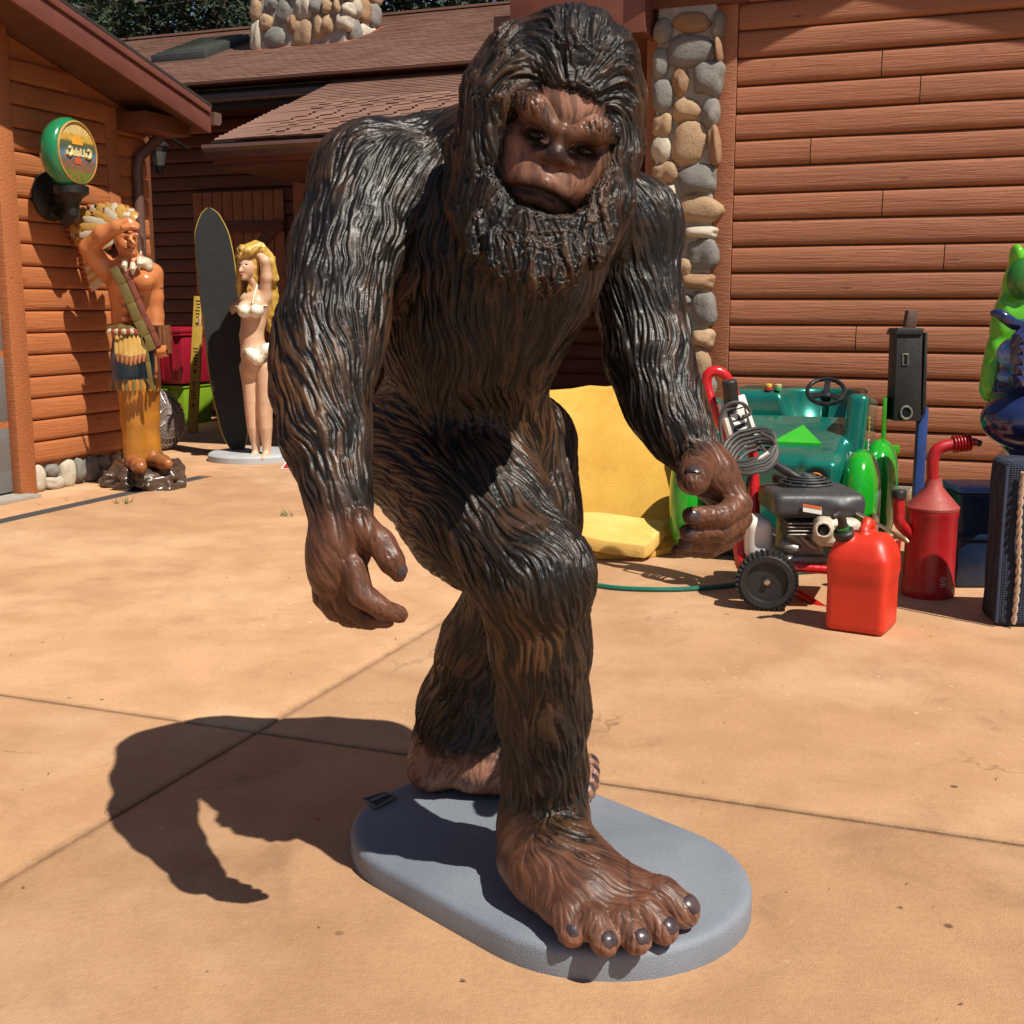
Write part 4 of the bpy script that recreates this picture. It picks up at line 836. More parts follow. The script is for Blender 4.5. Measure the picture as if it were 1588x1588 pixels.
# torso, arms, head
f = whole(.0085, 120, 275, 330, 560)
ichain(f, [(203,515,29),(203,480,27),(205,450,33),(205,425,34)], .05); f.ell(I(207,432,-.06), (pr(37), .13, pr(28)), None, .05)
for sx_ in (190, 222): f.ell(I(sx_,436,-.155), (pr(17), .06, pr(14)), None, .015)
for r_ in range(3):
    for sx_ in (196, 212): f.ell(I(sx_,464+r_*15,-.135), (pr(8), .05, pr(7)), None, .010)
ichain(f, [(176,425,19),(160,412,17,-.05)], .04); ichain(f, [(172,422,16),(146,396,14,-.10),(138,385,14,-.14)], .03)            # raised upper arm
ichain(f, [(138,385,14,-.14),(160,363,13,-.22),(182,352,10,-.26)], .025); ichain(f, [(182,352,10,-.26),(200,346,8,-.26),(212,350,5,-.26)], .02)  # forearm and hand
for k in range(4): f.chain([I(192,345+k*3,-.24-k*.025), I(206,346+k*2,-.25-k*.025), I(214,351+k,-.25-k*.02)], [pr(4),pr(3.4),pr(2.6)], .008)
ichain(f, [(236,425,17),(238,460,14),(240,490,13),(243,520,12,-.04),(248,545,10,-.06)], .03)
ichain(f, [(201,410,15),(200,390,14)], .03); f.ell(I(196,374,-.03), (pr(16.5), .115, pr(24)), None, .02)
f.cone(I(203,368,-.135), I(205,378,-.155), .02, .028, .02); f.ell(I(203,392,-.11), (pr(10), .045, pr(7)), None, .02); f.cone(I(197,387,-.135), I(209,387,-.135), .013, .011, .008)
for sx_ in (196, 209): f.ell(I(sx_,370,-.135), (pr(4), .02, pr(3)), None, .01, True)
f.cone(I(190,364,-.13), I(212,364,-.13), .018, .016, .015)
body = done(f, 'body', M_iskin, ind)
f = whole(.0085, 165, 240, 345, 430); ichain(f, [(184,372,10,.02),(180,400,9,.0),(182,418,6,-.02)], .03); ichain(f, [(214,372,8,.03),(218,400,7,0),(219,416,5,-.02)], .03); f.ell(I(197,362,.03), (pr(17), .1, pr(16)), None, .03); done(f, 'hair', M_ihair, ind)
# clothes
f = whole(.0095, 165, 262, 500, 625); ichain(f, [(205,520,29),(206,556,31),(207,580,32)], .04); done(f, 'skirt', M_blue, ind)
def strip(name, pts, w, m, thick=.02, dy=-.17):
    mb = MB(); n = len(pts)
    for i in range(n-1): mb.bar(I(pts[i][0], pts[i][1], dy), I(pts[i+1][0], pts[i+1][1], dy), pr(w), thick, up=Vector((0,1,0)))
    return obj(name, mb, m, ind, bevel=.006)
f = whole(.008, 170, 262, 495, 535); ichain(f, [(172,510,8,-.05),(190,512,9,-.15),(205,514,9,-.18),(222,514,9,-.16),(240,512,7,-.05)], .02); done(f, 'belt', M_olive, ind)
for k in range(9):
    a = -1+2*k/8; px = 193+22*a; obj('belt_bead', MB().lathe([(.002,0),(.022,.008),(.002,.016)], I(px,514,-.245+.04*a*a), Vector((0,-1,0)), 8), M_red if k % 2 else M_bone, ind)
def feather(name, a, b, w, m, parent, tip=None, bend=0.0, tilt=Vector((0,-1,0))):
    a, b = Vector(a), Vector(b); d = (b-a); s_ = d.normalized().cross(tilt).normalized(); nn = s_.cross(d).normalized(); vs = []; prof = [(0,.25),(.15,.8),(.45,1),(.75,.92),(.92,.6),(1,.12)]
    for t_, q_ in prof:
        c = a+d*t_+nn*bend*math.sin(t_*math.pi); vs += [c-s_*w*q_/2, c+nn*w*.14*q_, c+s_*w*q_/2, c-nn*w*.10*q_]
    fs = [(i*4+k, i*4+(k+1) % 4, i*4+4+(k+1) % 4, i*4+4+k) for i in range(5) for k in range(4)]+[(3,2,1,0),(20,21,22,23)]
    o = obj(name, MB().add(vs, fs), m, parent, smooth=True)
    if tip:
        c = a+d*.72; e = a+d*1.03; mb = MB(); mb.add([c-s_*w*.53, c+nn*(w*.21), c+s_*w*.53, c-nn*w*.18, e-s_*w*.2, e+nn*.012, e+s_*w*.2, e-nn*.012], [(0,1,5,4),(1,2,6,5),(2,3,7,6),(3,0,4,7),(4,5,6,7),(3,2,1,0)]); obj('tip', mb, tip, o)
    return o
for k in range(7):
    px = 183+k*6.6; feather('apron_feather', I(px-2,520,-.20-.03*math.sin(k/6*math.pi)), I(px,566-2*abs(k-3),-.25-.03*math.sin(k/6*math.pi)), pr(9), M_yel, ind, M_moc)
for k in range(15):
    a = -1+2*k/14; feather('fringe', I(207+36*a,588,-.22+.2*a*a), I(208+36*a,607,-.25+.2*a*a), pr(7), M_olive if k % 2 else M_legg, ind)
ss_ = [(176,415),(190,440),(203,470),(214,497),(226,520),(236,543)]
strip('sash', ss_, 14, M_olive, .03, -.215); strip('sash_trim', [(p[0]+11,p[1]-6) for p in ss_], 8, M_maroon, .026, -.21); strip('hanging_strap', [(222,522),(229,560),(236,604)], 7, M_olive, .02, -.22)
for px, py, a in ((196,413,.6),(206,418,0),(214,410,-.6)): obj('claw', MB().tube([I(px-4*a,py-9,-.2), I(px-5*a,py,-.23), I(px-2*a,py+8,-.225)], [.02,.022,.005], 8), M_bone, ind, smooth=True)
f = whole(.009, 205, 245, 395, 430); f.ell(I(225,408,-.1), (pr(11), .09, pr(9)), None, .02); f.ell(I(217,403,-.12), (pr(6), .05, pr(5)), None, .02); f.ell(I(231,415,-.11), (pr(6), .05, pr(6)), None, .02); done(f, 'shoulder_fur', M_bone, ind)
for k in range(10):
    th = k/10*2*math.pi; c = I(252+9*math.cos(th),527,-.09+.06*math.sin(th)); obj('cigar', MB().tube([c+Z*pr(22), c-Z*pr(20)], [.024,.026], 8), M_cigar, ind, smooth=True)
obj('cigar_band', MB().lathe([(pr(14.5),-.02),(pr(15),0),(pr(14.5),.02)], I(252,525,-.09), Z, 16), M_red, ind, smooth=True)
f = whole(.008, 235, 270, 535, 555); 
for k in range(4): f.chain([I(243+k*5,549,-.15), I(246+k*5,545,-.20), I(247+k*5,538,-.19)], [pr(4),pr(3.6),pr(3)], .008)
done(f, 'left_hand', M_iskin, ind)
obj('arm_band', MB().lathe([(pr(15),-.015),(pr(16),0),(pr(15),.015)], I(237,447,0), Z, 16), M_maroon, ind, smooth=True)
# headdress: a fan of feathers swept back
hc0 = I(197,362,.05); tips = []
for k in range(19):
    t_ = k/18; a = math.radians(104-150*t_); L = 50+42*math.sin(min(1, t_*1.6)*math.pi/2)-10*max(0, t_-.7)
    feather('headdress_feather', I(197-12*math.cos(a),358-12*math.sin(a),-.02+.006*(k % 2)), I(197-L*math.cos(a),358-L*.62*math.sin(a),.06+.05*(k % 3)), pr(19), (M_yel, M_bone, M_yel)[k % 3], ind, M_red, .03)
    if k % 2: feather('headdress_feather', I(197-12*math.cos(a-.08),358-12*math.sin(a-.08),-.06), I(197-L*.86*math.cos(a-.08),358-L*.54*math.sin(a-.08),-.02), pr(13), M_bone if k % 4 == 1 else M_yel, ind, M_moc, .03)
for k in range(9): feather('side_feather', I(184-k,366+k*6,.04+.004*k), I(120+k*2.2,390+k*7.5,.10+.01*k), pr(18), M_yel if k % 2 else M_bone, ind, M_red, .02)
obj('headband', MB().tube([I(180,368,-.06), I(190,356,-.13), I(203,352,-.15), I(213,357,-.10)], pr(5), 8), M_maroon, ind, smooth=True)
# ================================================================== bikini statue and surfboard
wb = G(392, 716); wm = thing('bikini_statue', wb, 'painted statue of a blonde woman in white bikini with hand in her hair', 'statue')
def Wp(px, py, dy=0.0): return J(px, py, wb.y+dy)
def wr_(px): return S(px, wb.y)
def wf(h, x0, x1, y0, y1, pad=.35): a, b = Wp(x0, y1), Wp(x1, y0); return Sculpt((a.x, wb.y-pad, min(a.z,b.z)-.02), (b.x, wb.y+pad, max(a.z,b.z)+.02), h)
def wch(f, pts, k=.03): f.chain([Wp(p[0], p[1], p[3] if len(p) > 3 else 0) for p in pts], [wr_(p[2]) for p in pts], k)
M_wskin = flesh('pale_skin_paint', (.62,.38,.24), (.70,.46,.31), .4); M_blonde = flesh('yellow_hair_paint', (.50,.30,.05), (.66,.45,.12), .35); M_wbase = mat('pale_grey_base', (.40,.42,.44), .6, .1, 5, bump=.003, bscale=150)
t = NT('white_floral_cloth'); vo = t.n('TexVoronoi', i_Vector=t.co(), i_Scale=26); t.set('Base Color', t.mix(t.ramp(vo.outputs[0], [(.22,(1,1,1)),(.30,(0,0,0))]), (.80,.77,.68), (.72,.52,.12))); t.set('Roughness', .5); M_bik = t.m
cb = G(388, 713); obj('base', MB().lathe([(.40,0),(.40,.05),(.385,.065),(.36,.07)], Vector((cb.x+.02, cb.y+.06, 0)), Z, 40, 1.0), M_wbase, wm, smooth=True)
f = wf(.0085, 355, 445, 360, 725, .36)
wch(f, [(393,545,20,0),(390,520,17,0),(393,500,17,0),(398,472,20,0)], .04); wch(f, [(384,466,13,0),(410,458,12,0)], .04)                       # trunk and shoulders
wch(f, [(401,555,23,.02),(396,572,22,.02)], .05)
wch(f, [(389,570,18,.03),(391,595,15.5,.01),(391,620,13,.0),(391,642,11,.0),(393,662,10.2,.01),(396,684,7.6,.03),(398,703,6,.03)], .002); wch(f, [(396,704,6,.03),(391,709,5,-.06),(387,711,3.5,-.13)], .02)
wch(f, [(414,570,18,-.02),(413,595,16,-.03),(412,620,13.5,-.04),(411,642,11.5,-.04),(412,662,10.6,-.03),(413,684,8,-.01),(414,703,6,.0)], .002); wch(f, [(413,704,6,.0),(410,709,5.5,-.09),(407,711,4,-.16)], .02)
wch(f, [(396,452,8,-.01),(393,436,8,-.03)], .03); f.ell(Wp(383,414,-.05), (wr_(13), .09, wr_(20)), None, .02); f.cone(Wp(375,414,-.12), Wp(372.5,420,-.14), .012, .017, .012); f.ell(Wp(378,430,-.10), (wr_(6), .03, wr_(5)), None, .02)
f.cone(Wp(373,425,-.115), Wp(379,426,-.12), .008, .006, .006)
for px in (372,382): f.ell(Wp(px,410,-.135), (wr_(2.6), .012, wr_(1.8)), None, .006, True)
for px, dy in ((379,-.13),(397,-.13)): f.ell(Wp(px,479,dy), (wr_(10.5), .075, wr_(12)), None, .03)
wch(f, [(411,462,8.5,-.02),(413,430,8.5,-.06),(411,405,7.5,-.09)], .025); wch(f, [(411,405,7.5,-.09),(402,395,6,-.05),(398,392,5,-.02)], .02)    # raised arm bent behind the head
wch(f, [(384,462,10,.04),(366,475,7.5,.26),(344,492,6.5,.42),(322,499,5,.44)], .03)                                                        # arm reaching round the board
done(f, 'body', M_wskin, wm, 4)
f = wf(.008, 295, 330, 488, 512, .6)
for k in range(4): f.chain([Wp(320,493+k*3.2,.42), Wp(309.5,493+k*3.4,.38), Wp(310,493.5+k*3.4,.25)], [wr_(2.8),wr_(2.5),wr_(2.1)], .006)
f.chain([Wp(326,499,.44), Wp(318,498,.42)], [wr_(5), wr_(6)], .01); done(f, 'left_hand', M_wskin, wm)
f = wf(.008, 355, 440, 368, 535, .4); fp_ = []; fd_ = []
def wl_(pts, k=.02):
    wch(f, pts, k)
    for a, b in zip(pts[:-1], pts[1:]):
        for t_ in (0,.5): fp_.append(tuple(Wp(a[0]+(b[0]-a[0])*t_, a[1]+(b[1]-a[1])*t_, a[3]))); fd_.append(tuple((Wp(b[0],b[1],b[3])-Wp(a[0],a[1],a[3])).normalized()))
f.ell(Wp(393,405,.03), (wr_(17), .12, wr_(23)), None, .03)
wl_([(398,384,8,-.07),(384,390,7,-.12),(374,398,5,-.10),(369,408,3,-.07)]); wl_([(396,382,9,-.02),(376,388,7,-.05),(369,398,4,-.02)])
wl_([(404,386,9,-.05),(416,402,9,.0),(420,430,8,.04),(424,460,7,.06),(425,490,6,.06),(423,520,3,.06)]); wl_([(408,400,8,.03),(414,440,9,.08),(418,480,8,.09),(419,510,5,.09)])
wl_([(394,415,7,-.04),(395,430,6,-.04),(388,450,5,-.03),(378,470,3,-.02)]); wl_([(371,410,4,-.02),(371,440,4.5,.0),(372,460,2.5,.0)]); wl_([(420,408,6,-.03),(426,432,5,.0),(421,436,3,0)])
v, q = f.skin(); v = relax(v, q, 1, .4); n = vnormals(v, q); ff = Flow(fp_, fd_, v.min(0)-.05, v.max(0)+.05, .04, .08, .2, .1); v = v+n*(np.tanh(ff.strands(v, (.02,), .25, 8, n)[0])*.007)[:,None]; sculpted('hair', v, q, M_blonde, wm)
f = wf(.0075, 360, 420, 455, 500, .4)
for px, dy in ((379,-.135),(397,-.135)): f.ell(Wp(px,481,dy), (wr_(11.3), .082, wr_(11.5)), None, .012)
wch(f, [(372,478,1.6,-.1),(364,474,1.4,.02)], .005); wch(f, [(404,474,1.5,-.13),(414,474,1.4,-.05)], .005); done(f, 'bikini_top', M_bik, wm)
obj('strap', MB().tube([Wp(391,470,-.2), Wp(395,455,-.16), Wp(399,442,-.06)], .006, 6), M_bik, wm)
f = wf(.0075, 370, 440, 525, 575, .4); wch(f, [(380,541,4,-.06),(390,549,7.5,-.125),(398,557,8,-.125)], .04); wch(f, [(425,532,4,-.03),(413,542,7.5,-.12),(401,557,8,-.125)], .04); wch(f, [(402,545,17,.06),(402,556,18,.06)], .04); done(f, 'bikini_bottom', M_bik, wm)
M_lip = flesh('pink_lip_paint', (.42,.12,.09), (.5,.16,.12)); ellip('lips', Wp(374.5,425,-.138), ((1,0,0),(0,1,0),(0,0,1)), (wr_(2.6), .012, wr_(1.6)), M_lip, wm, 2)
for px in (372.3,382): ellip('eye', Wp(px,410,-.128), ((1,0,0),(0,1,0),(0,0,1)), (wr_(2.1), .009, wr_(1.3)), M_pupil, wm, 2)
# surfboard stands on its tail beside her
sb0 = G(370, 703); sb = thing('surfboard', sb0, 'tall black surfboard with thin yellow edge held upright by the statue', 'surfboard')
M_deck = mat('black_deck_pad', (.022,.023,.023), .75, .2, 12, bump=.003, bscale=300); M_rail = mat('yellow_rail_paint', (.50,.34,.05), .35, .1)
OUT = [(324,322,3),(325.5,332,14.5),(328,358,26),(332,387,29.5),(335.5,416,30.5),(341.5,474,30.5),(348,532,30),(353.5,590,28.5),(361,647,24),(364.5,676,19.5),(368.5,698,10.5),(369,704,4)]
SBY = wb.y+.30; sb.location = Vector((sb0.x, SBY, .07)); WL[sb.name] = Vector((sb0.x, SBY, .07))
def sbp(px, py, off=0.0): f_ = (702-py)/380; return J(px, py, SBY+.10*f_)+Vector((.25,-.97,0)).normalized()*off
_o = OUT; OUT = []
for i in range(len(_o)-1):
    a, b, c, d = (np.array(_o[min(max(j, 0), len(_o)-1)], float) for j in (i-1, i, i+1, i+2))
    for k in range(5): t_ = k/5; OUT.append(tuple(.5*(2*b+(c-a)*t_+(2*a-5*b+4*c-d)*t_**2+(3*b-a-3*c+d)*t_**3)))
OUT.append(_o[-1])
def board_mesh(inset, off, th):
    l = [sbp(c-max(w-inset,.5), y) for c, y, w in OUT]; r = [sbp(c+max(w-inset,.5), y) for c, y, w in reversed(OUT)]; nrm = Vector((.25,-.97,0)).normalized()
    return MB().prism([p+nrm*off for p in l+r], -nrm*th)
obj('board_core', board_mesh(0, 0, .055), M_rail, sb, bevel=.012); obj('deck_pad', board_mesh(1.6, .008, .012), M_deck, sb)
# yellow straight-edge leaning behind the board, totes
ry0, ry1 = G(226, 668)+Vector((0,.0,0)), J(246, 470, 13.6); rp_ = J(232, 640, 13.2); lv = thing('yellow_level', Vector((rp_.x, rp_.y, 0)), 'long yellow straightedge with printed marks leaning beside the surfboard', 'level')
a = J(297, 640, 12.9); a.z = 0.0; b = J(309, 460, 13.2); M_lev = mat('yellow_level_paint', (.38,.24,.03), .45, .12); M_ink = mat('dark_print', (.02,.018,.015), .6)
lv.location = a; WL[lv.name] = a
obj('bar', MB().bar(a, b, S(15,13), .05, up=Vector((0,1,0))), M_lev, lv, bevel=.004)
d_ = (b-a).normalized(); s__ = d_.cross(Vector((0,1,0))).normalized()
for t_ in (.25,.5,.85):
    c = a.lerp(b, t_)+Vector((0,-.028,0))
    for k in range(6): obj('printed_mark', MB().bar(c+d_*k*.035-s__*.02, c+d_*k*.035+s__*(.012+.008*(k % 3)), .012, .003, up=Vector((0,1,0))), M_ink, lv)
    obj('printed_arrow', MB().prism([c-d_*.06-s__*.02, c-d_*.06+s__*.02, c-d_*.1], Vector((0,-.003,0))), M_ink, lv)
def tote(name, base, w, d, h, m, ml, label, z0):
    tb = thing(name, base+Z*z0, label, 'storage bin'); t_ = lambda x, y, z: base+V*x+U*y+Z*(z0+z)
    mb = MB(); mb.hexa([t_(x*w*.44, y*d*.44, 0) for x, y in ((-1,-1),(1,-1),(1,1),(-1,1))]+[t_(x*w*.5, y*d*.5, h) for x, y in ((-1,-1),(1,-1),(1,1),(-1,1))]); obj('tub', mb, m, tb, bevel=.02)
    for x in (-.3,0,.3): obj('rib', MB().bar(t_(x*w*.95,-d*.452,.04), t_(x*w,-d*.502,h*.86), .04, .012), m, tb)
    obj('rim', MB().box(t_(0,0,h-.02), (w*1.04, d*1.06, .03), (V,U,Z)), m, tb, bevel=.008)
    if ml: obj('lid', MB().box(t_(0,0,h+.022), (w*1.06, d*1.08, .05), (V,U,Z)), ml, tb, bevel=.015); obj('lid_panel', MB().box(t_(0,0,h+.052), (w*.8, d*.8, .012), (V,U,Z)), ml, tb, bevel=.004)
    obj('handle', MB().bar(t_(-w*.12,-d*.54,h-.06), t_(w*.12,-d*.54,h-.06), .03, .03), m, tb, bevel=.006)
    return tb
M_gt = mat('lime_plastic', (.20,.36,.02), .4, .08); M_rt = mat('crimson_plastic', (.32,.012,.03), .35, .08)
tb0 = G(284, 655); hh = S(58, 14.0); hr_ = S(88, 14.0)
tote('storage_tote', tb0, S(66,14), .6, .46, M_gt, None, 'lime green plastic tote under the red one behind the surfboard', 0.0); tb1 = tote('storage_tote', tb0+V*.02-U*.05, S(80,14), .7, .58, M_rt, M_rt, 'dark red lidded plastic tote stacked on the green one', .475)
# ================================================================== wall sign on the garage
sg = uv(onplane(70, 300, B(0,0), V))[0]; sz = onplane(78, 305, B(0,.05), V).z
gs = J(107, 238, 8.72); sgn = thing('globe_sign', B(sg, .03, sz), 'round green advertising globe with sunrise farm picture on iron wall bracket', 'sign')
ax = (V*.97+U*.06+Z*.03).normalized(); M_gg = mat('green_globe_paint', (.012,.19,.075), .18, .12, 5, coat=.5); RG = S(52, 8.72); gx = ax.cross(Z).normalized()*-1
obj('globe', MB().lathe([(RG*.55,-.115),(RG*.80,-.095),(RG*.95,-.045),(RG,0),(RG*.985,.035),(RG*.93,.06),(RG*.86,.072)], gs, ax, 48), M_gg, sgn, smooth=True)
obj('face_rim', MB().tube([gs+ax*.074+(gx*math.cos(a)+Z*math.sin(a))*RG*.85 for a in np.linspace(0,2*math.pi,49)[:-1]], RG*.035, 6, closed=True), M_yel, sgn, smooth=True)
def disc_mat():
    t = NT('printed_farm_scene'); co = t.n('TexCoord').outputs['Object']; sep = t.n('SeparateXYZ', i_0=co); x, y = sep.outputs[0], sep.outputs[1]
    base = t.ramp(t.math('ADD', y, .5), [(.0,(.10,.16,.02)),(.16,(.16,.19,.03)),(.22,(.22,.12,.06)),(.34,(.14,.12,.09)),(.46,(.10,.22,.30)),(.56,(.07,.10,.09)),(.66,(.10,.12,.05)),(.70,(.62,.36,.05)),(1.0,(.66,.44,.12))])
    base = t.mix(t.ramp(t.noise(co, 9, 5, .7), [(.45,(0,0,0)),(.7,(.65,.65,.65))]), base, (.10,.10,.05))
    base = t.mix(t.math('MULTIPLY', t.ramp(t.noise(co, 14, 3), [(.55,(0,0,0)),(.63,(1,1,1))]), t.math('LESS_THAN', y, -.05)), base, (.42,.09,.05))
    ang = t.math('ARCTAN2', x, t.math('SUBTRACT', y, .14)); ra = t.math('GREATER_THAN', t.math('SINE', t.math('MULTIPLY', ang, 34.0)), .1); up = t.math('GREATER_THAN', y, .30)
    base = t.mix(t.math('MULTIPLY', ra, up), base, (.66,.54,.28)); t.set('Base Color', base); t.set('Roughness', .25); return t.m
fc_ = bpy.data.meshes.new('printed_face'); bm = bmesh.new(); bmesh.ops.create_circle(bm, cap_ends=True, segments=48, radius=.5); bm.to_mesh(fc_); bm.free()
pf = link('printed_face', fc_, disc_mat(), sgn); Rm = Matrix((-gx if gx.x < 0 else gx, Z, ax)).transposed()
gxx = Z.cross(ax).normalized(); Rm = Matrix((gxx, ax.cross(gxx), ax)).transposed(); pf.matrix_local = Matrix.Translation(gs+ax*.076-WL[sgn.name]) @ Rm.to_4x4() @ Matrix.Diagonal((RG*1.68, RG*1.68, 1, 1))
upx = ax.cross(gxx)
def on(x, y, z=.081): return gs+ax*z+gxx*x*RG+upx*y*RG
obj('printed_sun', MB().prism([on(.24*math.cos(a), .22+.24*math.sin(a), .0770) for a in np.linspace(0, math.pi, 14)], ax*.002), mat('orange_print', (.75,.34,.03), .3), sgn)
obj('printed_barn', MB().prism([on(-.18,-.32,.0770),on(.10,-.32,.0770),on(.12,-.18,.0770),on(-.03,-.10,.0770),on(-.2,-.18,.0770)], ax*.002), mat('red_print', (.5,.10,.05), .3), sgn)
def lettering(name, txt, c, size, m, parent, xa, ya, bold=.0, ext=.0015, cond=1.0):
    cu = bpy.data.curves.new(name, 'FONT'); cu.body = txt; cu.size = size; cu.align_x = 'CENTER'; cu.align_y = 'CENTER'; cu.extrude = ext; cu.offset = bold
    tmp = bpy.data.objects.new(name, cu); COL.objects.link(tmp); bpy.context.view_layer.update(); me = bpy.data.meshes.new_from_object(tmp.evaluated_get(bpy.context.evaluated_depsgraph_get())); bpy.data.objects.remove(tmp); bpy.data.curves.remove(cu)
    o = link(name, me, m, parent); x = xa.normalized(); y = ya.normalized(); o.matrix_local = Matrix.Translation(Vector(c)-WL[parent.name]) @ Matrix((x, y, x.cross(y))).transposed().to_4x4() @ Matrix.Diagonal((cond,1,1,1)); return o
M_gold = mat('cream_gold_print', (.72,.58,.26), .3)
for x in (-.42,.42): obj('printed_jelly_letter', MB().tube([on(x-.11,.02), on(x-.1,-.08), on(x,-.12), on(x+.1,-.05), on(x+.11,.08), on(x+.02,.12)], RG*.05, 6), M_gold, sgn)
lettering('lettering', 'lalaU', on(0,.0,.0785), RG*.30, M_gold, sgn, gxx, upx, .003)
br = B(sg, .05, sz); gb0 = gs-Z*RG*1.04
obj('wall_plate', MB().lathe([(.17,-.05),(.18,0),(.15,.03),(.06,.05)], br, V, 12), M_iron, sgn, smooth=True, )
obj('arm', MB().tube([br+V*.03, br+V*.16-Z*.06, gb0-V*.06-Z*.20, gb0-Z*.16, gb0-Z*.05], [.05,.04,.045,.05,.055], 10), M_iron, sgn, smooth=True)
obj('cup', MB().lathe([(.05,-.08),(.075,-.03),(.12,0),(.12,.05),(.06,.06)], gb0-Z*.02, Z, 16), M_iron, sgn, smooth=True)
obj('scroll', MB().tube([br+V*.05-Z*.1+U*.06*math.cos(a)+Z*.05*math.sin(a) for a in np.linspace(0,5,10)], .02, 6), M_iron, sgn)
# ================================================================== ribbed dish behind the legs
dp = G(246, 700); dk = thing('ribbed_plastic_dish', dp, 'round grey ribbed plastic dish standing behind the headdress statue', 'dish'); dc = J(244, 652, dp.y+.1); da = Vector((.82,-.55,.12)).normalized(); RD = S(50, dp.y); M_dish = mat('smoky_plastic', (.24,.19,.17), .3, .1)
M_dish.node_tree.nodes['Principled BSDF'].inputs['Transmission Weight'].default_value = .25
obj('shell', MB().lathe([(RD*.1,.16),(RD*.5,.14),(RD*.85,.08),(RD,0),(RD*1.0,-.03)], dc, da, 40), M_dish, dk, smooth=True)
e1_ = da.orthogonal().normalized(); e2_ = da.cross(e1_)
for k in range(30):
    a = 2*math.pi*k/30; dd = e1_*math.cos(a)+e2_*math.sin(a); obj('rib', MB().tube([dc+da*.165+dd*RD*.15, dc+da*.145+dd*RD*.5, dc+da*.085+dd*RD*.86, dc+da*.0+dd*RD*1.01], .008, 5), M_dish, dk)
for r_, z_ in ((.35,.152),(.6,.128),(.8,.095)): obj('ring', MB().tube([dc+da*z_+(e1_*math.cos(a)+e2_*math.sin(a))*RD*r_ for a in np.linspace(0,2*math.pi,33)[:-1]], .009, 5, closed=True), M_dish, dk)
# ================================================================== kiddie-ride car
c0 = G(1238, 874); cs0, cv0 = uv(c0); CO = B(cs0+.50, cv0-.15)
car = thing('ride_on_car', CO, 'small teal green fibreglass ride-on car with bright green fenders by the wall', 'ride-on car')
FW = -U
def K(a, b, z): return CO+V*a+FW*b+Z*z
KR = np.array(Matrix((V, FW, Z)).transposed())
def krot(pitch=0.0, roll=0.0): return KR @ np.array(Matrix.Rotation(pitch, 3, 'X') @ Matrix.Rotation(roll, 3, 'Y'))
t = NT('metallic_teal_paint'); v_ = t.co(); t.set('Base Color', t.mix(t.ramp(t.noise(v_, 3, 3), [(.3,(0,0,0)),(.7,(1,1,1))]), (.006,.15,.115), (.012,.23,.18))); t.set('Metallic', .45); t.set('Roughness', .28); t.set('Coat Weight', .8); t.set('Coat Roughness', .04); t.bump(t.noise(v_, 900, 2), .0006, .2); M_teal = t.m
f = Sculpt((CO.x-.95, CO.y-.95, .05), (CO.x+.95, CO.y+.95, 1.0), .011)
f.rbox(K(0,.05,.36), (.37,.56,.24), .09, KR, .03); f.rbox(K(0,.27,.55), (.36,.36,.115), .06, krot(-.26), .04)
f.rbox(K(0,-.40,.60), (.40,.24,.27), .06, KR, .04); f.ell(K(.14,-.26,.90), (.225,.24,.30), KR, .03, True)
f.rbox(K(.385,-.10,.62), (.055,.40,.235), .035, krot(.10,.05), .02); f.rbox(K(-.385,-.10,.60), (.055,.40,.215), .035, krot(.10,-.05), .02)
f.rbox(K(.25,.60,.47), (.09,.06,.10), .03, KR, .03); f.rbox(K(-.25,.60,.47), (.09,.06,.10), .03, KR, .03)
f.ell(K(.24,.665,.475), (.055,.04,.055), KR, .012, True); f.ell(K(-.24,.665,.475), (.055,.04,.055), KR, .012, True)
for sx_ in (-.15, .17):
    p_ = [K(sx_+.12*math.cos(a), .24+.115*math.sin(a), .685-.262*(.24+.115*math.sin(a)-.27)) for a in np.linspace(0, 2*math.pi, 21)]; f.chain(p_, [.010]*21, .012, True)
v, q = f.skin(); v = relax(v, q, 1, .4); sculpted('car_body', v, q, M_teal, car)
def hood_z(b): return .672-.268*(b-.27)
def hood(a, b, up=.0): return K(a, b, hood_z(b)+up)
M_kg = mat('bright_green_gloss', (.012,.34,.018), .14, .06, 4, coat=.7); M_decal = mat('green_decal', (.03,.42,.03), .3, .05)
obj('hood_triangle', MB().prism([hood(-.02,.44,.0),hood(.235,.44,.0),hood(.105,.18,.0)], Z*.014), M_decal, car)
for a_, b_, rr in ((.445,.46,(.095,.22,.30)),(-.445,.46,(.095,.22,.30)),(.50,-.10,(.095,.22,.30)),(-.50,-.10,(.095,.22,.30))):
    fo = ellip('fender', K(a_,b_,.32), (V,FW,Z), (1,1,1), M_kg, car, 4); ce = np.array(K(a_,b_,.32)-WL[car.name]); A_ = np.array(Matrix((V,FW,Z)).transposed()); P_ = np.empty(len(fo.data.vertices)*3, np.float32); fo.data.vertices.foreach_get('co', P_); L_ = (P_.reshape(-1,3)-ce) @ A_
    L_ = np.sign(L_)*np.abs(L_)**np.array([.9,.78,.72])*np.array(rr)*np.array([1.1,1,1]); fo.data.vertices.foreach_set('co', (L_ @ A_.T+ce).astype(np.float32).ravel()); fo.data.update()
M_amber = mat('amber_lens', (.62,.22,.015), .12, .25, 90, coat=.5); M_blk = mat('black_rubber', (.018,.018,.019), .5, .2, 20, bump=.002); M_blk2 = mat('black_gloss_plastic', (.015,.015,.016), .25, .1)
for sx_ in (-1, 1):
    l_ = K(sx_*.24,.655,.475); lm = obj('headlight', MB().lathe([(.058,-.02),(.058,.012),(.046,.014)], l_, FW, 24), M_blk2, car, smooth=True); obj('lens', MB().lathe([(.043,.008),(.040,.022),(.022,.03),(.004,.032)], l_, FW, 24), M_amber, lm, smooth=True)
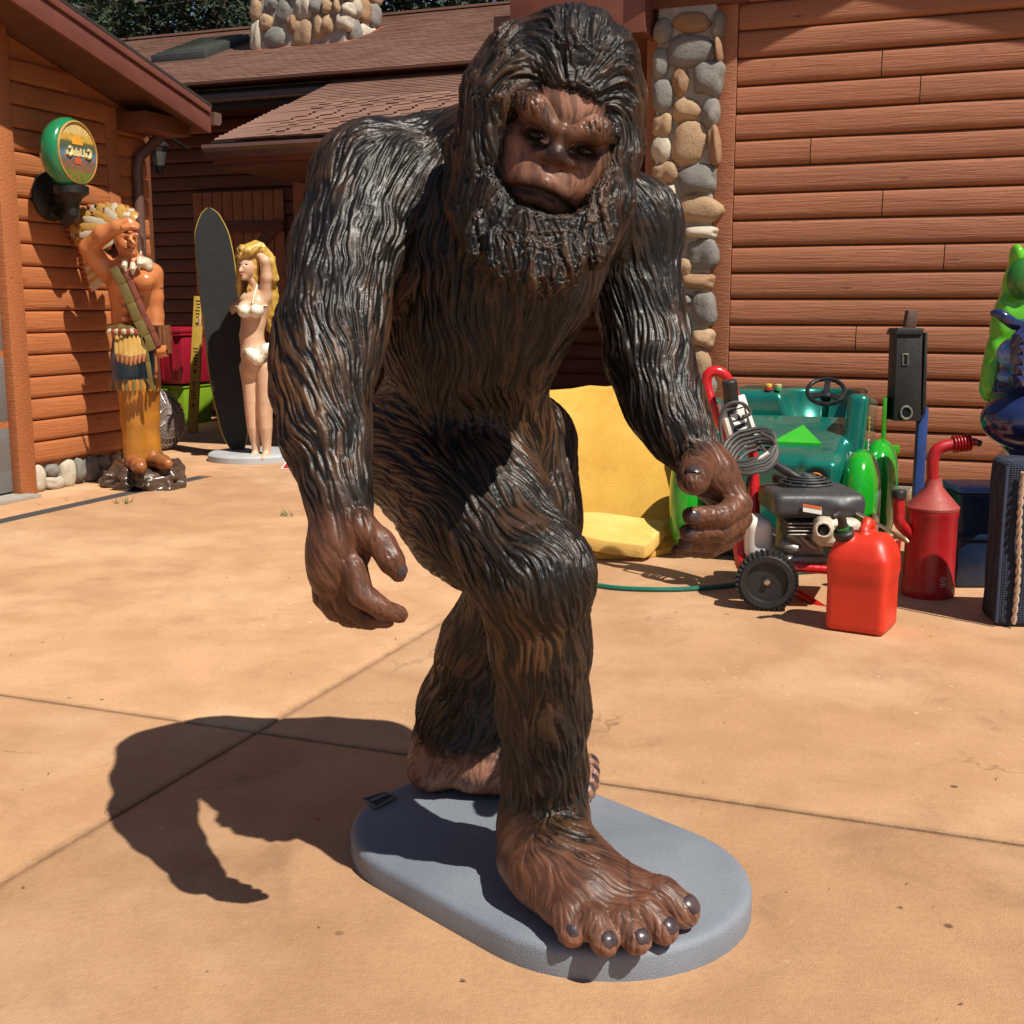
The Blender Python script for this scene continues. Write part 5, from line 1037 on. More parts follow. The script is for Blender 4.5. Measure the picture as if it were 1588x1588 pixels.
swc = J(1281, 607, 6.75); sa = Vector((-.15,-.62,.77)).normalized(); e1_ = V.copy(); e1_ = (e1_-sa*e1_.dot(sa)).normalized(); e2_ = sa.cross(e1_); RS = S(28, 6.75)
sw = obj('steering_wheel', MB().tube([swc+(e1_*math.cos(a)+e2_*math.sin(a))*RS for a in np.linspace(0,2*math.pi,33)[:-1]], .013, 8, closed=True), M_blk2, car, smooth=True)
for a in (math.radians(90), math.radians(210), math.radians(330)): obj('spoke', MB().bar(swc-sa*.02, swc+(e1_*math.cos(a)+e2_*math.sin(a))*RS, .035, .01, up=sa), M_blk2, sw)
obj('wheel_hub', MB().lathe([(.03,-.05),(.034,-.02),(.028,.0),(.01,.005)], swc-sa*.01, sa, 16), M_blk2, sw, smooth=True); obj('steering_column', MB().tube([swc-sa*.04, swc-sa*.25], .022, 10), M_teal, car)
for px, py, ca, cb in ((1168,626,(.6,.42,.05),(.45,.03,.04)),(1183,623,(.5,.42,.22),(.03,.3,.1))):
    p_ = K(-.15 if px == 1168 else -.095, -.20, .868); bt = obj('push_button', MB().lathe([(.022,0),(.022,.014),(.018,.018)], p_, Z, 14), mat('button_lower', cb, .25), car); obj('button_cap', MB().lathe([(.02,.02),(.02,.034),(.014,.038)], p_, Z, 14), mat('button_upper', ca, .25), bt)
M_acr = mat('neon_green_acrylic', (.10,.55,.03), .15, .1); M_acr.node_tree.nodes['Principled BSDF'].inputs['Transmission Weight'].default_value = .4
rl = K(.50,-.30,.66); obj('acrylic_rail', MB().box(rl, (.025,.10,.36), (V,FW,Z)), M_acr, car, bevel=.006); obj('acrylic_tab', MB().box(rl+V*.05-Z*.12, (.08,.04,.05), (V,FW,Z)), M_acr, car, bevel=.004)
M_lab1 = mat('yellow_label', (.55,.42,.05), .5); M_lab2 = mat('white_label', (.7,.7,.66), .5); M_ink2 = mat('label_ink', (.02,.02,.02), .6)
for z_, m_, h_ in ((.71,M_lab1,.10),(.585,M_lab2,.11)):
    lb = obj('warning_label', MB().box(K(.452,.15,z_), (.004,.05,h_), (V,FW,Z)), m_, car)
    for k in range(4): obj('label_print', MB().box(K(.4555,.15,z_-h_*.36+k*h_*.24), (.003,.03,h_*.10), (V,FW,Z)), M_ink2, lb)
obj('side_plate', MB().box(K(.375,.30,.53), (.01,.05,.11), (V,FW,Z)), M_lab2, car); obj('chassis', MB().box(K(0,.0,.08), (.6,.9,.12), (V,FW,Z)), M_blk, car); 
# ================================================================== pressure washer
pw0 = G(1200, 945); pw = thing('pressure_washer', pw0, 'red framed petrol pressure washer with grey engine, coiled hose and wand', 'pressure washer')
M_rf = mat('red_frame_paint', (.50,.012,.014), .25, .1, 8, coat=.3); M_wht = mat('white_panel_plastic', (.68,.64,.58), .4, .08, 6, dirt=(.4,.33,.25)); M_eng = mat('charcoal_engine_shroud', (.045,.046,.05), .45, .15, 10, dirt=(.12,.1,.085)); M_alu = mat('dirty_cast_aluminium', (.30,.28,.25), .45, .2, 18, metal=.6, dirt=(.12,.09,.06), bump=.004, bscale=60); M_cream = mat('cream_heat_shield', (.55,.47,.36), .35, .1, 8, dirt=(.34,.27,.19)); M_hose = mat('grey_rubber_hose', (.055,.05,.045), .55, .15); M_brass = mat('brass_nozzle', (.42,.32,.16), .35, .1, metal=.8); M_steel = mat('steel_lance', (.55,.5,.42), .25, .1, metal=.9)
def arc(pts, n=8):                                                   # smooth curve through points
    P = [Vector(p) for p in pts]; out = []
    for i in range(len(P)-1):
        a, b, c, d = P[max(i-1,0)], P[i], P[i+1], P[min(i+2,len(P)-1)]
        for k in range(n): t_ = k/n; out.append(.5*((2*b)+(c-a)*t_+(2*a-5*b+4*c-d)*t_*t_+(3*b-a-3*c+d)*t_**3))
    return out+[P[-1]]
HY_ = 5.75
obj('handle', MB().tube(arc([J(1170,800,5.62),J(1168,720,5.68),J(1160,660,5.72),J(1139,612,HY_),J(1126,585,HY_),J(1112,576,HY_),J(1099,580,HY_),J(1096,598,HY_),J(1106,630,5.72),J(1122,668,5.70),J(1138,705,5.66),J(1142,800,5.58),J(1144,840,5.45),J(1150,880,5.40)]), S(8.5,5.7), 12), M_rf, pw, smooth=True)
pa = [J(1112,625,5.69),J(1152,612,5.72),J(1178,690,5.67),J(1135,702,5.64)]; pn = (pa[1]-pa[0]).cross(pa[3]-pa[0]).normalized(); pn = pn if pn.y < 0 else -pn
panel = obj('control_panel', MB().prism([p+pn*.03 for p in pa], -pn*.05), M_wht, pw, bevel=.008)
def pq_(x, y, o=.032): a = pa[0].lerp(pa[1], x); b = pa[3].lerp(pa[2], x); return a.lerp(b, y)+pn*o
obj('sticker', MB().prism([pq_(.16,.22),pq_(.84,.22),pq_(.84,.80),pq_(.16,.80)], pn*.002), M_ink2, panel)
for x0, x1, y0, y1 in ((.22,.5,.30,.42),(.5,.78,.25,.42),(.24,.76,.46,.52),(.3,.7,.60,.64)): obj('sticker_print', MB().prism([pq_(x0,y0,.0345),pq_(x1,y0,.0345),pq_(x1-.05,y1,.0345),pq_(x0+.04,y1,.0345)], pn*.0015), M_lab2, panel)
obj('grip_cap', MB().lathe([(.030,-.06),(.036,-.04),(.036,.06),(.030,.066)], J(1133,611,5.66), Vector((-.15,-.1,1)), 20), M_blk, pw, smooth=True)
# coiled hose
random.seed(3)
for k in range(6):
    cx, cy = 1158+k*2.5, 690+k*5; rx, ry = 36-k*1.5, 26-k*1.2; ph = random.random()*.4
    obj('hose_coil', MB().tube([J(cx+rx*math.cos(a+ph)+ (8 if math.cos(a) > 0 else 0), cy-ry*math.sin(a+ph)*.9-9*math.cos(a), 5.56+.06*math.sin(a)-.012*k) for a in np.linspace(0, 2*math.pi, 29)[:-1]], .009, 7, closed=True), M_hose, pw, smooth=True)
obj('hose_loop', MB().tube(arc([J(1120,690,5.6),J(1117,650,5.62),J(1128,628,5.62),J(1150,625,5.62),J(1164,640,5.62),J(1152,646,5.6)]), .009, 7), M_hose, pw, smooth=True); obj('hose_loop', MB().tube(arc([J(1180,672,5.55),J(1198,682,5.53),J(1203,700,5.52),J(1192,706,5.52),J(1180,690,5.54)]), .008, 7), M_hose, pw, smooth=True)
obj('cable_tie', MB().tube(arc([J(1150,725,5.5),J(1172,715,5.5),J(1192,702,5.5)]), .011, 6), M_wht, pw, smooth=True); obj('hose_tail', MB().tube(arc([J(1178,712,5.52),J(1162,740,5.52),J(1156,770,5.5),J(1148,800,5.5)]), .009, 7), M_hose, pw, smooth=True)
obj('wand_grip', MB().tube([J(1184,708,5.52), J(1205,722,5.48), J(1238,742,5.42), J(1252,750,5.40)], [.016,.02,.02,.012], 10), M_blk, pw, smooth=True)
wl1 = J(1330,796,5.22); obj('lance', MB().tube([J(1252,750,5.40), wl1, J(1392,830,5.05)], .0075, 8), M_steel, pw, smooth=True); obj('nozzle', MB().tube([J(1388,828,5.06), J(1397,834,5.04), J(1404,837,5.02), J(1409,841,5.01)], [.012,.014,.012,.006], 10), M_brass, pw, smooth=True)
# engine
def epoly(pts, y0, y1, name, m, bev): return obj(name, MB().prism([J(px, py, y0) for px, py in pts], J(pts[0][0], pts[0][1], y1)-J(pts[0][0], pts[0][1], y0)), m, pw, bevel=bev, seg=3)
f = Sculpt(tuple(J(1165,890,5.0)-Vector((0,.05,.05))), tuple(J(1355,720,5.9)+Vector((.1,.1,.05))), .009); ec = J(1256,775,5.42)
f.rbox(ec, (S(70,5.42), .20, S(19,5.42)), .035, None, .02); f.ell(ec+Vector((S(30,5.4),-.03,-.0)), (S(46,5.4), .19, S(20,5.4)), None, .03); f.ell(J(1250,762,5.44), (S(44,5.42), .17, S(16,5.42)), None, .03)
v, q = f.skin(); sculpted('engine_shroud', relax(v, q, 2, .5), q, M_eng, pw)
gc = J(1250,752,5.44)+Z*.012
for r_, z_ in ((.118,.0),(.100,.012),(.082,.022),(.062,.03),(.04,.035),(.018,.037)): obj('grille_ring', MB().tube([gc+Vector((math.cos(a)*r_, math.sin(a)*r_, z_)) for a in np.linspace(0,2*math.pi,29)[:-1]], .006, 5, closed=True), M_eng, pw, smooth=True)
for k in range(10): a = k/10*2*math.pi; obj('grille_bar', MB().bar(gc+Vector((math.cos(a)*.02,math.sin(a)*.02,.036)), gc+Vector((math.cos(a)*.118,math.sin(a)*.118,.0)), .008, .006), M_eng, pw)
obj('grille_well', MB().lathe([(.12,-.02),(.10,.005),(.03,.026)], gc, Z, 24), M_blk2, pw, smooth=True); obj('fuel_cap', MB().lathe([(.055,0),(.058,.03),(.052,.045)], J(1216,750,5.60), Z, 20), M_blk, pw, smooth=True)
lab = obj('warning_label', MB().prism([J(1245,781,5.21),J(1274,786,5.21),J(1274,798,5.21),J(1245,793,5.21)], Vector((0,-.004,0))), M_lab2, pw); obj('label_stripe', MB().prism([J(1245,781,5.2055),J(1274,786,5.2055),J(1274,790,5.2055),J(1245,785,5.2055)], Vector((0,-.002,0))), mat('orange_stripe', (.6,.13,.03), .5), lab)
f = Sculpt(tuple(J(1195,880,5.1)-Vector((0,.02,.05))), tuple(J(1350,785,5.8)+Vector((.02,.05,.05))), .008)
f.rbox(J(1240,832,5.42), (S(30,5.4), .13, S(34,5.4)), .03, None, .01); f.rbox(J(1248,862,5.40), (S(46,5.4), .15, S(9,5.4)), .015, None, .01)
for k in range(4): f.rbox(J(1236,806+k*6,5.34), (S(22,5.4), .10, S(1.6,5.4)), .004, None, .003)
f.cone(J(1218,845,5.30), J(1236,852,5.28), .03, .022, .01); f.cone(J(1226,818,5.30), J(1262,850,5.27), .014, .014, .008)
v, q = f.skin(); sculpted('engine_block', v, q, M_alu, pw)
f = Sculpt(tuple(J(1250,860,5.05)), tuple(J(1345,790,5.45)+Vector((.02,0,.02))), .0065); f.rbox(J(1297,824,5.22), (S(35,5.2), .06, S(23,5.2)), .03, np.array(Matrix.Rotation(math.radians(3), 3, 'Y')), .01); f.ell(J(1277,822,5.16), (.045,.035,.045), None, .012)
f.cone(J(1277,822,5.13), J(1277,822,5.2), .026, .026, .006, True)
for k in range(3): f.cone(J(1296,815+k*10,5.158), J(1322,816+k*10,5.158), .008, .008, .006, k == 2)
v, q = f.skin(); sculpted('muffler_guard', relax(v, q, 1, .4), q, M_cream, pw); obj('exhaust', MB().lathe([(.022,0),(.024,.03),(.012,.031)], J(1277,822,5.185), Vector((0,-1,0)), 18), M_blk, pw)
f = Sculpt(tuple(J(1140,880,5.25)), tuple(J(1205,780,5.65)+Vector((.02,0,.02))), .008); f.rbox(J(1172,832,5.42), (S(21,5.4), .11, S(34,5.4)), .045, None, .01); v, q = f.skin(); sculpted('detergent_tank', relax(v, q, 1, .4), q, M_wht, pw)
obj('deck', MB().prism([J(1185,866,5.35),J(1300,872,5.30),J(1300,868,5.62),J(1185,862,5.66)], -Z*.03), M_rf, pw, bevel=.008)
obj('front_tube', MB().tube(arc([J(1148,830,5.42),J(1152,872,5.36),J(1190,876,5.26),J(1290,884,5.22)]), .022, 10), M_rf, pw, smooth=True); obj('stand_leg', MB().tube([J(1230,915,5.45), J(1262,935,5.35), J(1285,950,5.28)], .02, 10), M_rf, pw, smooth=True); obj('rear_tube', MB().tube([J(1150,870,5.6), J(1290,870,5.6)], .02, 10), M_rf, pw, smooth=True)
def wheel(c, axis, R, w, parent):
    wo = obj('wheel', MB().lathe([(R*.70,-w*.5),(R*.90,-w*.52),(R*.98,-w*.36),(R,-w*.1),(R,w*.1),(R*.98,w*.36),(R*.90,w*.52),(R*.72,w*.5),(R*.68,w*.3)], c, axis, 40), M_blk, parent, smooth=True)
    a1 = axis.orthogonal().normalized(); a2 = axis.cross(a1)
    for k in range(36):
        a = k/36*2*math.pi; d = a1*math.cos(a)+a2*math.sin(a); tn = -a1*math.sin(a)+a2*math.cos(a)
        for s_ in (-1, 1): obj('tread_block', MB().box(c+d*R*1.0+axis*s_*w*.24+tn*s_*.004, (w*.40, .016, .018), (axis, (tn+axis*.3*s_).normalized(), d)), M_blk, wo)
    hb_ = obj('hub', MB().lathe([(R*.69,w*.26),(R*.67,w*.30),(R*.60,w*.18),(R*.26,w*.14),(R*.24,w*.30),(R*.08,w*.34)], c, axis, 32), M_blk2, wo, smooth=True); obj('axle_nut', MB().lathe([(.014,0),(.014,.012),(.006,.014)], c+axis*w*.34, axis, 6), M_steel, wo); return wo
wc = G(1188, 945); RW = S(46, 5.2); wheel(Vector((wc.x, wc.y, RW+.004)), Vector((-.22,-.97,0)).normalized(), RW, .085, pw); wheel(Vector((wc.x+.10, wc.y+.62, RW+.004)), Vector((.22,.97,0)).normalized(), RW, .085, pw); obj('axle', MB().tube([Vector((wc.x,wc.y,RW)), Vector((wc.x+.10,wc.y+.62,RW))], .012, 8), M_steel, pw)
# ================================================================== petrol can
gk = G(1370, 990); gl, gr_ = G(1277, 977), G(1394, 957); gan = thing('petrol_can', (gl+gr_)/2, 'bright red plastic petrol can with black spout beside the pressure washer', 'petrol can')
ga = (gl-gk).normalized(); gb_ = (gr_-gk); gb_ = (gb_-ga*gb_.dot(ga)).normalized(); LA, LB = (gl-gk).length, .235; gm = gk+ga*LA/2+gb_*LB/2; GR = np.array(Matrix((ga, gb_, Z)).transposed())
M_can = mat('red_petrol_plastic', (.60,.032,.012), .42, .08, 5, bump=.0012, bscale=250)
f = Sculpt((gm.x-.4, gm.y-.4, -.03), (gm.x+.4, gm.y+.4, .60), .007)
def gp(a, b, z): return gm+ga*a+gb_*b+Z*z
f.rbox(gp(0,0,.165), (LA/2,LB/2,.165), .028, GR, .02); f.rbox(gp(0,0,.30), (LA/2*.93,LB/2*.93,.085), .05, GR, .05); f.rbox(gp(0,.01,.355), (LA/2*.72,LB/2*.70,.05), .04, GR, .06)
f.chain([gp(.0,.085,.37), gp(0,.07,.435), gp(0,.02,.452), gp(-.0,-.02,.42), gp(0,-.03,.385)], [.022]*5, .015); f.cone(gp(.055,-.045,.36), gp(.07,-.07,.405), .04, .032, .02)
v, q = f.skin(); v[:,2] = np.maximum(v[:,2], .002); sculpted('can_body', relax(v, q, 1, .4), q, M_can, gan)
sp = gp(.07,-.07,.405); sd = Vector((-.25,-.35,.9)).normalized(); obj('collar', MB().lathe([(.036,-.015),(.042,0),(.042,.022),(.034,.03)], sp, sd, 18), M_blk, gan, smooth=True); obj('green_ring', MB().lathe([(.026,.03),(.026,.045),(.022,.046)], sp, sd, 16), mat('green_ring_plastic', (.02,.14,.03), .4), gan); obj('spout', MB().tube([sp+sd*.045, sp+sd*.085, sp+sd*.10+Vector((-.02,-.015,.01)), sp+sd*.10+Vector((-.045,-.03,0))], [.020,.018,.016,.013], 12), M_blk, gan, smooth=True)
# ================================================================== tall red drum can with long spout
rc = G(1438, 922); rcan = thing('oil_can', rc, 'tall round red can with cone top and long bent spout', 'oil can'); RR = S(40, rc.y); M_rc = mat('worn_red_paint', (.40,.012,.016), .38, .15, 7, dirt=(.22,.05,.035)); M_rust = mat('dusty_red_cone', (.34,.05,.04), .6, .2, 10, dirt=(.26,.15,.11))
zt = J(1438,790,rc.y).z; zc = J(1438,752,rc.y).z
obj('drum', MB().lathe([(RR*.99,.0),(RR*1.02,.012),(RR*1.02,.06),(RR*.97,.075),(RR*.97,zt-.03),(RR*1.0,zt-.02),(RR*1.0,zt)], rc, Z, 36), M_rc, rcan, smooth=True); obj('cone_top', MB().lathe([(RR*1.01,zt+.002),(RR*1.02,zt+.015),(RR*.35,zc-.01),(RR*.28,zc+.03)], rc, Z, 36), M_rust, rcan, smooth=True)
obj('spout', MB().tube(arc([rc+Z*(zc+.0), J(1446,735,rc.y), J(1447,712,rc.y), J(1455,696,rc.y), J(1473,690,rc.y), J(1482,688,rc.y)]), S(9.5,rc.y), 14), M_rc, rcan, smooth=True)
for k in range(6): obj('bellows_ring', MB().lathe([(S(7,rc.y),-.007),(S(14,rc.y),-.002),(S(14,rc.y),.002),(S(7,rc.y),.007)], J(1479+k*4.8,689-k*.7,rc.y), Vector((1,0,.12)), 16), M_rc, rcan, smooth=True)
obj('nozzle', MB().tube([J(1506,685,rc.y), J(1514,686,rc.y)], S(6,rc.y), 10), M_rc, rcan); obj('nozzle_tip', MB().tube([J(1513,686,rc.y), J(1521,688,rc.y)], S(5,rc.y), 10), M_blk, rcan)
obj('filler_neck', MB().tube(arc([rc+Vector((-RR*.8,-.02,J(0,830,rc.y).z)), J(1396,812,rc.y-.05), J(1394,795,rc.y-.05), J(1394,772,rc.y-.05)]), S(9,rc.y), 12), M_rc, rcan, smooth=True); obj('filler_cap', MB().lathe([(S(11,rc.y),0),(S(11.5,rc.y),.03),(S(10,rc.y),.036)], J(1394,772,rc.y-.05), Z, 16), M_blk, rcan, smooth=True)
obj('grip', MB().tube(arc([J(1394,838,rc.y-.06), J(1392,860,rc.y-.07), J(1394,885,rc.y-.06)]), .012, 8), M_rc, rcan, smooth=True)
M_prt = mat('pale_stencil_print', (.5,.42,.4), .5)
for k, w_ in enumerate((7,10,5,11,9,6,10,8)):
    p_ = J(1449,888+k*3.2,rc.y); th = math.asin(max(-1, min(1, (p_.x-rc.x)/RR))); obj('stencil_mark', MB().box(Vector((rc.x+math.sin(th)*RR*.975, rc.y-math.cos(th)*RR*.975, p_.z)), (S(w_,rc.y), .006, .004), (Vector((math.cos(th),math.sin(th),0)), Vector((math.sin(th),-math.cos(th),0)), Z)), M_prt, rcan)
# ================================================================== black steel pillar on a blue post
pj = 6.75; bp = J(1424, 800, pj); bp.z = 0; pil = thing('steel_jack_post', bp, 'black steel box column on a blue upright leaning by the workshop wall', 'jack post'); M_bs = mat('black_steel', (.022,.021,.021), .5, .2, 12, dirt=(.07,.05,.04)); M_bl = mat('blue_post_paint', (.02,.05,.20), .45, .15, 10, dirt=(.03,.03,.06)); M_rst = mat('rusty_steel', (.10,.055,.04), .7, .3, 20)
def quad(x0, x1, y0, y1, ya, th): return MB().prism([J(x0,y1,ya),J(x1,y1,ya),J(x1+3,y0,ya),J(x0+5,y0,ya)], Vector((0,th,0)))
obj('box_column', quad(1386,1428,515,653,pj,.14), M_bs, pil, bevel=.006); obj('side_rail', quad(1430,1436,516,640,pj+.02,.10), M_bs, pil, bevel=.003); obj('cap_plate', quad(1388,1431,509,519,pj-.012,.17), M_bs, pil, bevel=.004)
obj('top_tongue', quad(1404,1421,481,508,pj+.03,.06), M_rst, pil, bevel=.004); obj('slot', quad(1401,1407,551,564,pj-.004,.01), M_blk2, pil); obj('ring', MB().tube([J(1405.5+8.5*math.cos(a),640+9.5*math.sin(a),pj-.006) for a in np.linspace(0,2*math.pi,25)[:-1]], .0065, 6, closed=True), M_alu, pil); obj('ring_bore', MB().lathe([(S(7,pj),0),(S(7,pj),.003)], J(1405.5,640,pj-.001), Vector((0,-1,0)), 20), M_blk2, pil)
obj('slot_rim', MB().tube([J(1400,549,pj-.003),J(1408,549,pj-.003),J(1408,566,pj-.003),J(1400,566,pj-.003)], .004, 5, closed=True), M_alu, pil)
obj('upright', MB().bar(J(1431,632,pj+.09), Vector((bp.x+.02,pj+.09,.0)), S(15,pj), .05, up=Vector((0,1,0))), M_bl, pil, bevel=.004); obj('clip', quad(1427,1435,629,648,pj+.03,.05), M_bl, pil, bevel=.003)
# ================================================================== green and blue figure at the right edge
fy = 5.6; fb = J(1600, 880, fy); fb.z = 0; scu = thing('painted_sculpture', fb, 'glossy fibreglass figure with lime green wavy back and blue rounded body', 'sculpture')
M_lime = mat('lime_green_gloss', (.12,.50,.02), .2, .12, 5, coat=.5); M_navy = mat('navy_gloss', (.012,.022,.085), .15, .2, 6, coat=.6); M_sky = mat('sky_blue_gloss', (.10,.23,.55), .22, .1, 5, coat=.5); M_dgr = mat('dark_green_gloss', (.02,.13,.015), .25, .15, 5, coat=.4)
def scul(lo, hi, h=.01, yr=.6): a = J(lo[0], hi[1], fy); b = J(hi[0], lo[1], fy); return Sculpt((a.x-.05, fy-yr, a.z-.08), (b.x+.05, fy+yr, b.z+.08), h)
def sch(f, pts, k=.03): f.chain([J(p[0],p[1],fy+p[3]) for p in pts], [S(p[2],fy) for p in pts], k)
f = scul((1505,370),(1760,640)); sch(f, [(1604,408,30,.10),(1594,450,36,.10),(1580,500,38,.10),(1566,560,33,.08),(1552,600,24,.05)], .04); sch(f, [(1640,400,50,.2),(1640,520,60,.2),(1620,600,60,.2)], .06)
for px, py in ((1572,395),(1566,432),(1552,478),(1545,510),(1537,545),(1530,578),(1528,605)): f.ell(J(px+4,py,fy+.05), (S(9,fy), .05, S(17,fy)), None, .05)
f.ell(J(1590,440,fy-.06), (S(28,fy), .07, S(24,fy)), None, .02, True)
v, q = f.skin(); sculpted('green_back', relax(v, q, 1, .4), q, M_lime, scu)
f = scul((1505,470),(1780,720)); sch(f, [(1590,560,42,-.02),(1600,620,60,-.02),(1620,660,70,0)], .05); sch(f, [(1680,560,80,.1),(1690,650,90,.1)], .06); f.ell(J(1590,650,fy-.12), (S(66,fy), .16, S(46,fy)), None, .03); v, q = f.skin(); sculpted('navy_body', relax(v, q, 1, .4), q, M_navy, scu)
ellip('blue_cheek', J(1582,548,fy-.13), ((1,0,0),(0,1,0),(0,0,1)), (S(34,fy), .09, S(26,fy)), M_sky, scu, 4); ellip('blue_jaw', J(1588,584,fy-.15), ((1,0,0),(0,1,0),(0,0,1)), (S(40,fy), .09, S(13,fy)), M_sky, scu, 4); ellip('green_panel', J(1588,432,fy-.0), ((1,0,0),(0,1,0),(0,0,1)), (S(26,fy), .05, S(32,fy)), M_dgr, scu, 4)
obj('curled_horn', MB().tube(arc([J(1537,486,fy-.15),J(1548,486,fy-.17),J(1560,494,fy-.18),J(1575,503,fy-.17),J(1592,502,fy-.1),J(1610,500,fy)]), [S(4+min(i,14)*.35,fy) for i in range(41)], 12), M_navy, scu, smooth=True)
for k in range(5): obj('hair_spike', MB().tube([J(1592,520+k*16,fy-.2), J(1578-k,528+k*16,fy-.245), J(1566+2*k,541+k*15,fy-.24)], [.05,.035,.004], 8), M_navy, scu, smooth=True)
obj('plinth', MB().lathe([(.34,.01),(.34,.42),(.30,.62)], Vector((J(1745,0,fy).x, fy+.25, 0)), Z, 20), M_navy, scu, smooth=True)
# ================================================================== navy woven bale with rope, blue bin behind
bl0 = G(1543, 972); ba = Vector((.985,-.12,0)).normalized(); bb = Vector((.12,.985,0)).normalized(); bz = J(1545,716,bl0.y).z; BL = .95; bale = thing('woven_bale', bl0, 'navy blue woven fabric covered block with twisted rope down its front', 'upholstered block')
t = NT('navy_woven_fabric'); v_ = t.co(); w1 = t.n('TexWave', wave_type='BANDS', bands_direction='Z', i_Vector=v_, i_Scale=42, i_Distortion=1.2).outputs[1]; w2 = t.n('TexWave', wave_type='BANDS', bands_direction='X', i_Vector=v_, i_Scale=30, i_Distortion=1.0).outputs[1]
t.set('Base Color', t.mix(t.math('MULTIPLY', w1, w2), (.016,.022,.042), (.055,.075,.125))); t.set('Roughness', .95); t.bump(t.math('ADD', w1, w2), .006, .8); M_wov = t.m
f = Sculpt((bl0.x-.1, bl0.y-.35, -.05), (bl0.x+1.1, bl0.y+.75, bz+.08), .012); bcn = bl0+ba*BL/2+bb*.12+Z*bz/2; f.rbox(bcn, (BL/2,.12,bz/2), .03, np.array(Matrix((ba,bb,Z)).transposed()), .01); v, q = f.skin(); n = vnormals(v, q); v = v+n*(.012*(vnoise(v/.12, 1)-.5))[:,None]; v[:,2] = np.maximum(v[:,2], .003); sculpted('block', v, q, M_wov, bale)
M_rope = mat('tan_rope', (.42,.30,.20), .8, .2, 30, bump=.003)
for ph in (0, math.pi):
    P_ = []
    for k in range(90): z_ = bz-.04-k*(bz-.06)/89; c_ = bl0+ba*.068-bb*.012; a = k*.55+ph; P_.append(c_+ba*.006*math.cos(a)-bb*(.006+.005*math.sin(a))+Z*z_+ba*.006*math.sin(z_*9))
    obj('rope_strand', MB().tube(P_, .0065, 6), M_rope, bale, smooth=True)
obj('edge_piping', MB().tube([bl0-bb*.004+ba*.003+Z*(bz-.02)+ba*.004*math.sin(0), bl0-bb*.008+Z*bz*.5, bl0-bb*.004+ba*.003+Z*.02], .007, 6), mat('navy_piping', (.03,.045,.09), .8), bale)
bn = G(1506, 905); M_dbl = mat('dark_blue_plastic', (.012,.03,.075), .3, .15, 6); M_lbl = mat('blue_lid_plastic', (.06,.16,.42), .3, .1); zb = J(1506,760,bn.y).z; bin_ = thing('storage_drum', bn, 'dark blue plastic bin with lighter blue lid between can and woven block', 'bin')
obj('tub', MB().hexa([bn+Vector((x*.11,y*.10,0)) for x, y in ((-1,-1),(1,-1),(1,1),(-1,1))]+[bn+Vector((x*.13,y*.12,zb)) for x, y in ((-1,-1),(1,-1),(1,1),(-1,1))]), M_dbl, bin_, bevel=.02); obj('lid', MB().box(bn+Z*(zb+.018), (.28,.26,.035), None), M_lbl, bin_, bevel=.014)
obj('band', MB().box(bn+Z*zb*.55, (.262,.242,.03), None), M_dbl, bin_, bevel=.006)
# ================================================================== yellow foam
t = NT('yellow_foam'); v_ = t.co(); c = t.mix(t.ramp(t.noise(v_, 3, 6, .65), [(.35,(0,0,0)),(.7,(1,1,1))]), (.60,.33,.045), (.72,.45,.085)); c = t.mix(t.ramp(t.noise(v_, 9, 8, .75), [(.56,(0,0,0)),(.72,(.6,.6,.6))]), c, (.40,.23,.05)); t.set('Base Color', c); t.set('Roughness', .85); t.bump(t.noise(v_, 140, 4), .004, .6); M_foam = t.m
M_foam2 = M_foam.copy(); M_foam2.name = 'pale_yellow_foam'; fy0, fy1 = 6.66, 7.0
for nd in M_foam2.node_tree.nodes:
    if nd.type == 'MIX' and not nd.inputs[6].is_linked: nd.inputs[6].default_value = (.64,.38,.08,1); nd.inputs[7].default_value = (.76,.52,.16,1)
sh = [J(800,864,fy0)]+[J(830+x*24,863-x*.9,fy0) for x in range(10)]+[J(1072,852,fy0), J(1048,604,fy1), J(1000,601,fy1), J(965,600,fy1), J(940,603,fy1), J(915,601,fy1), J(888,606,fy1), J(862,608,fy1), J(820,610,fy1)]
for p_ in sh[:12]: p_.z = .012
fm = thing('foam_panel', Vector((sh[5].x, fy0, 0)), 'large yellow foam sheet leaning upright behind the hairy statue', 'foam sheet'); obj('sheet', MB().prism(sh, Vector((0,.05,.012))), M_foam, fm, bevel=.006)
def foam_slab(poly, z0, th, label, dz=0.0):
    P_ = [G(px, py, z0) for px, py in poly]; o = thing('foam_slab', P_[0], label, 'foam slab'); mb = MB(); n_ = len(P_)
    top = [p+Z*(th+random.uniform(-.006,.006)) for p in P_]; obj('slab', MB().add(P_+top, [tuple(range(n_-1,-1,-1)), tuple(range(n_,2*n_))]+[(k,(k+1) % n_,n_+(k+1) % n_,n_+k) for k in range(n_)]), M_foam, o, bevel=.005, seg=2)
foam_slab([(845,858),(890,864),(935,868),(1000,866),(1052,858),(1046,842),(960,838),(870,842)], .002, .035, 'thin yellow foam slab lying on concrete under another piece')
up_ = [J(850,828,6.30), J(892,828,6.29), J(935,838,6.26), J(1000,846,6.24), J(1012,838,6.28), J(1036,808,6.46), J(990,802,6.50), J(930,794,6.52), J(880,794,6.52)]
fs_ = thing('foam_slab', Vector((up_[2].x, up_[2].y, .03)), 'thick torn yellow foam slab on top of the small pile', 'foam slab'); obj('slab', MB().prism(up_, -Z*.072), M_foam2, fs_, bevel=.005, seg=2)
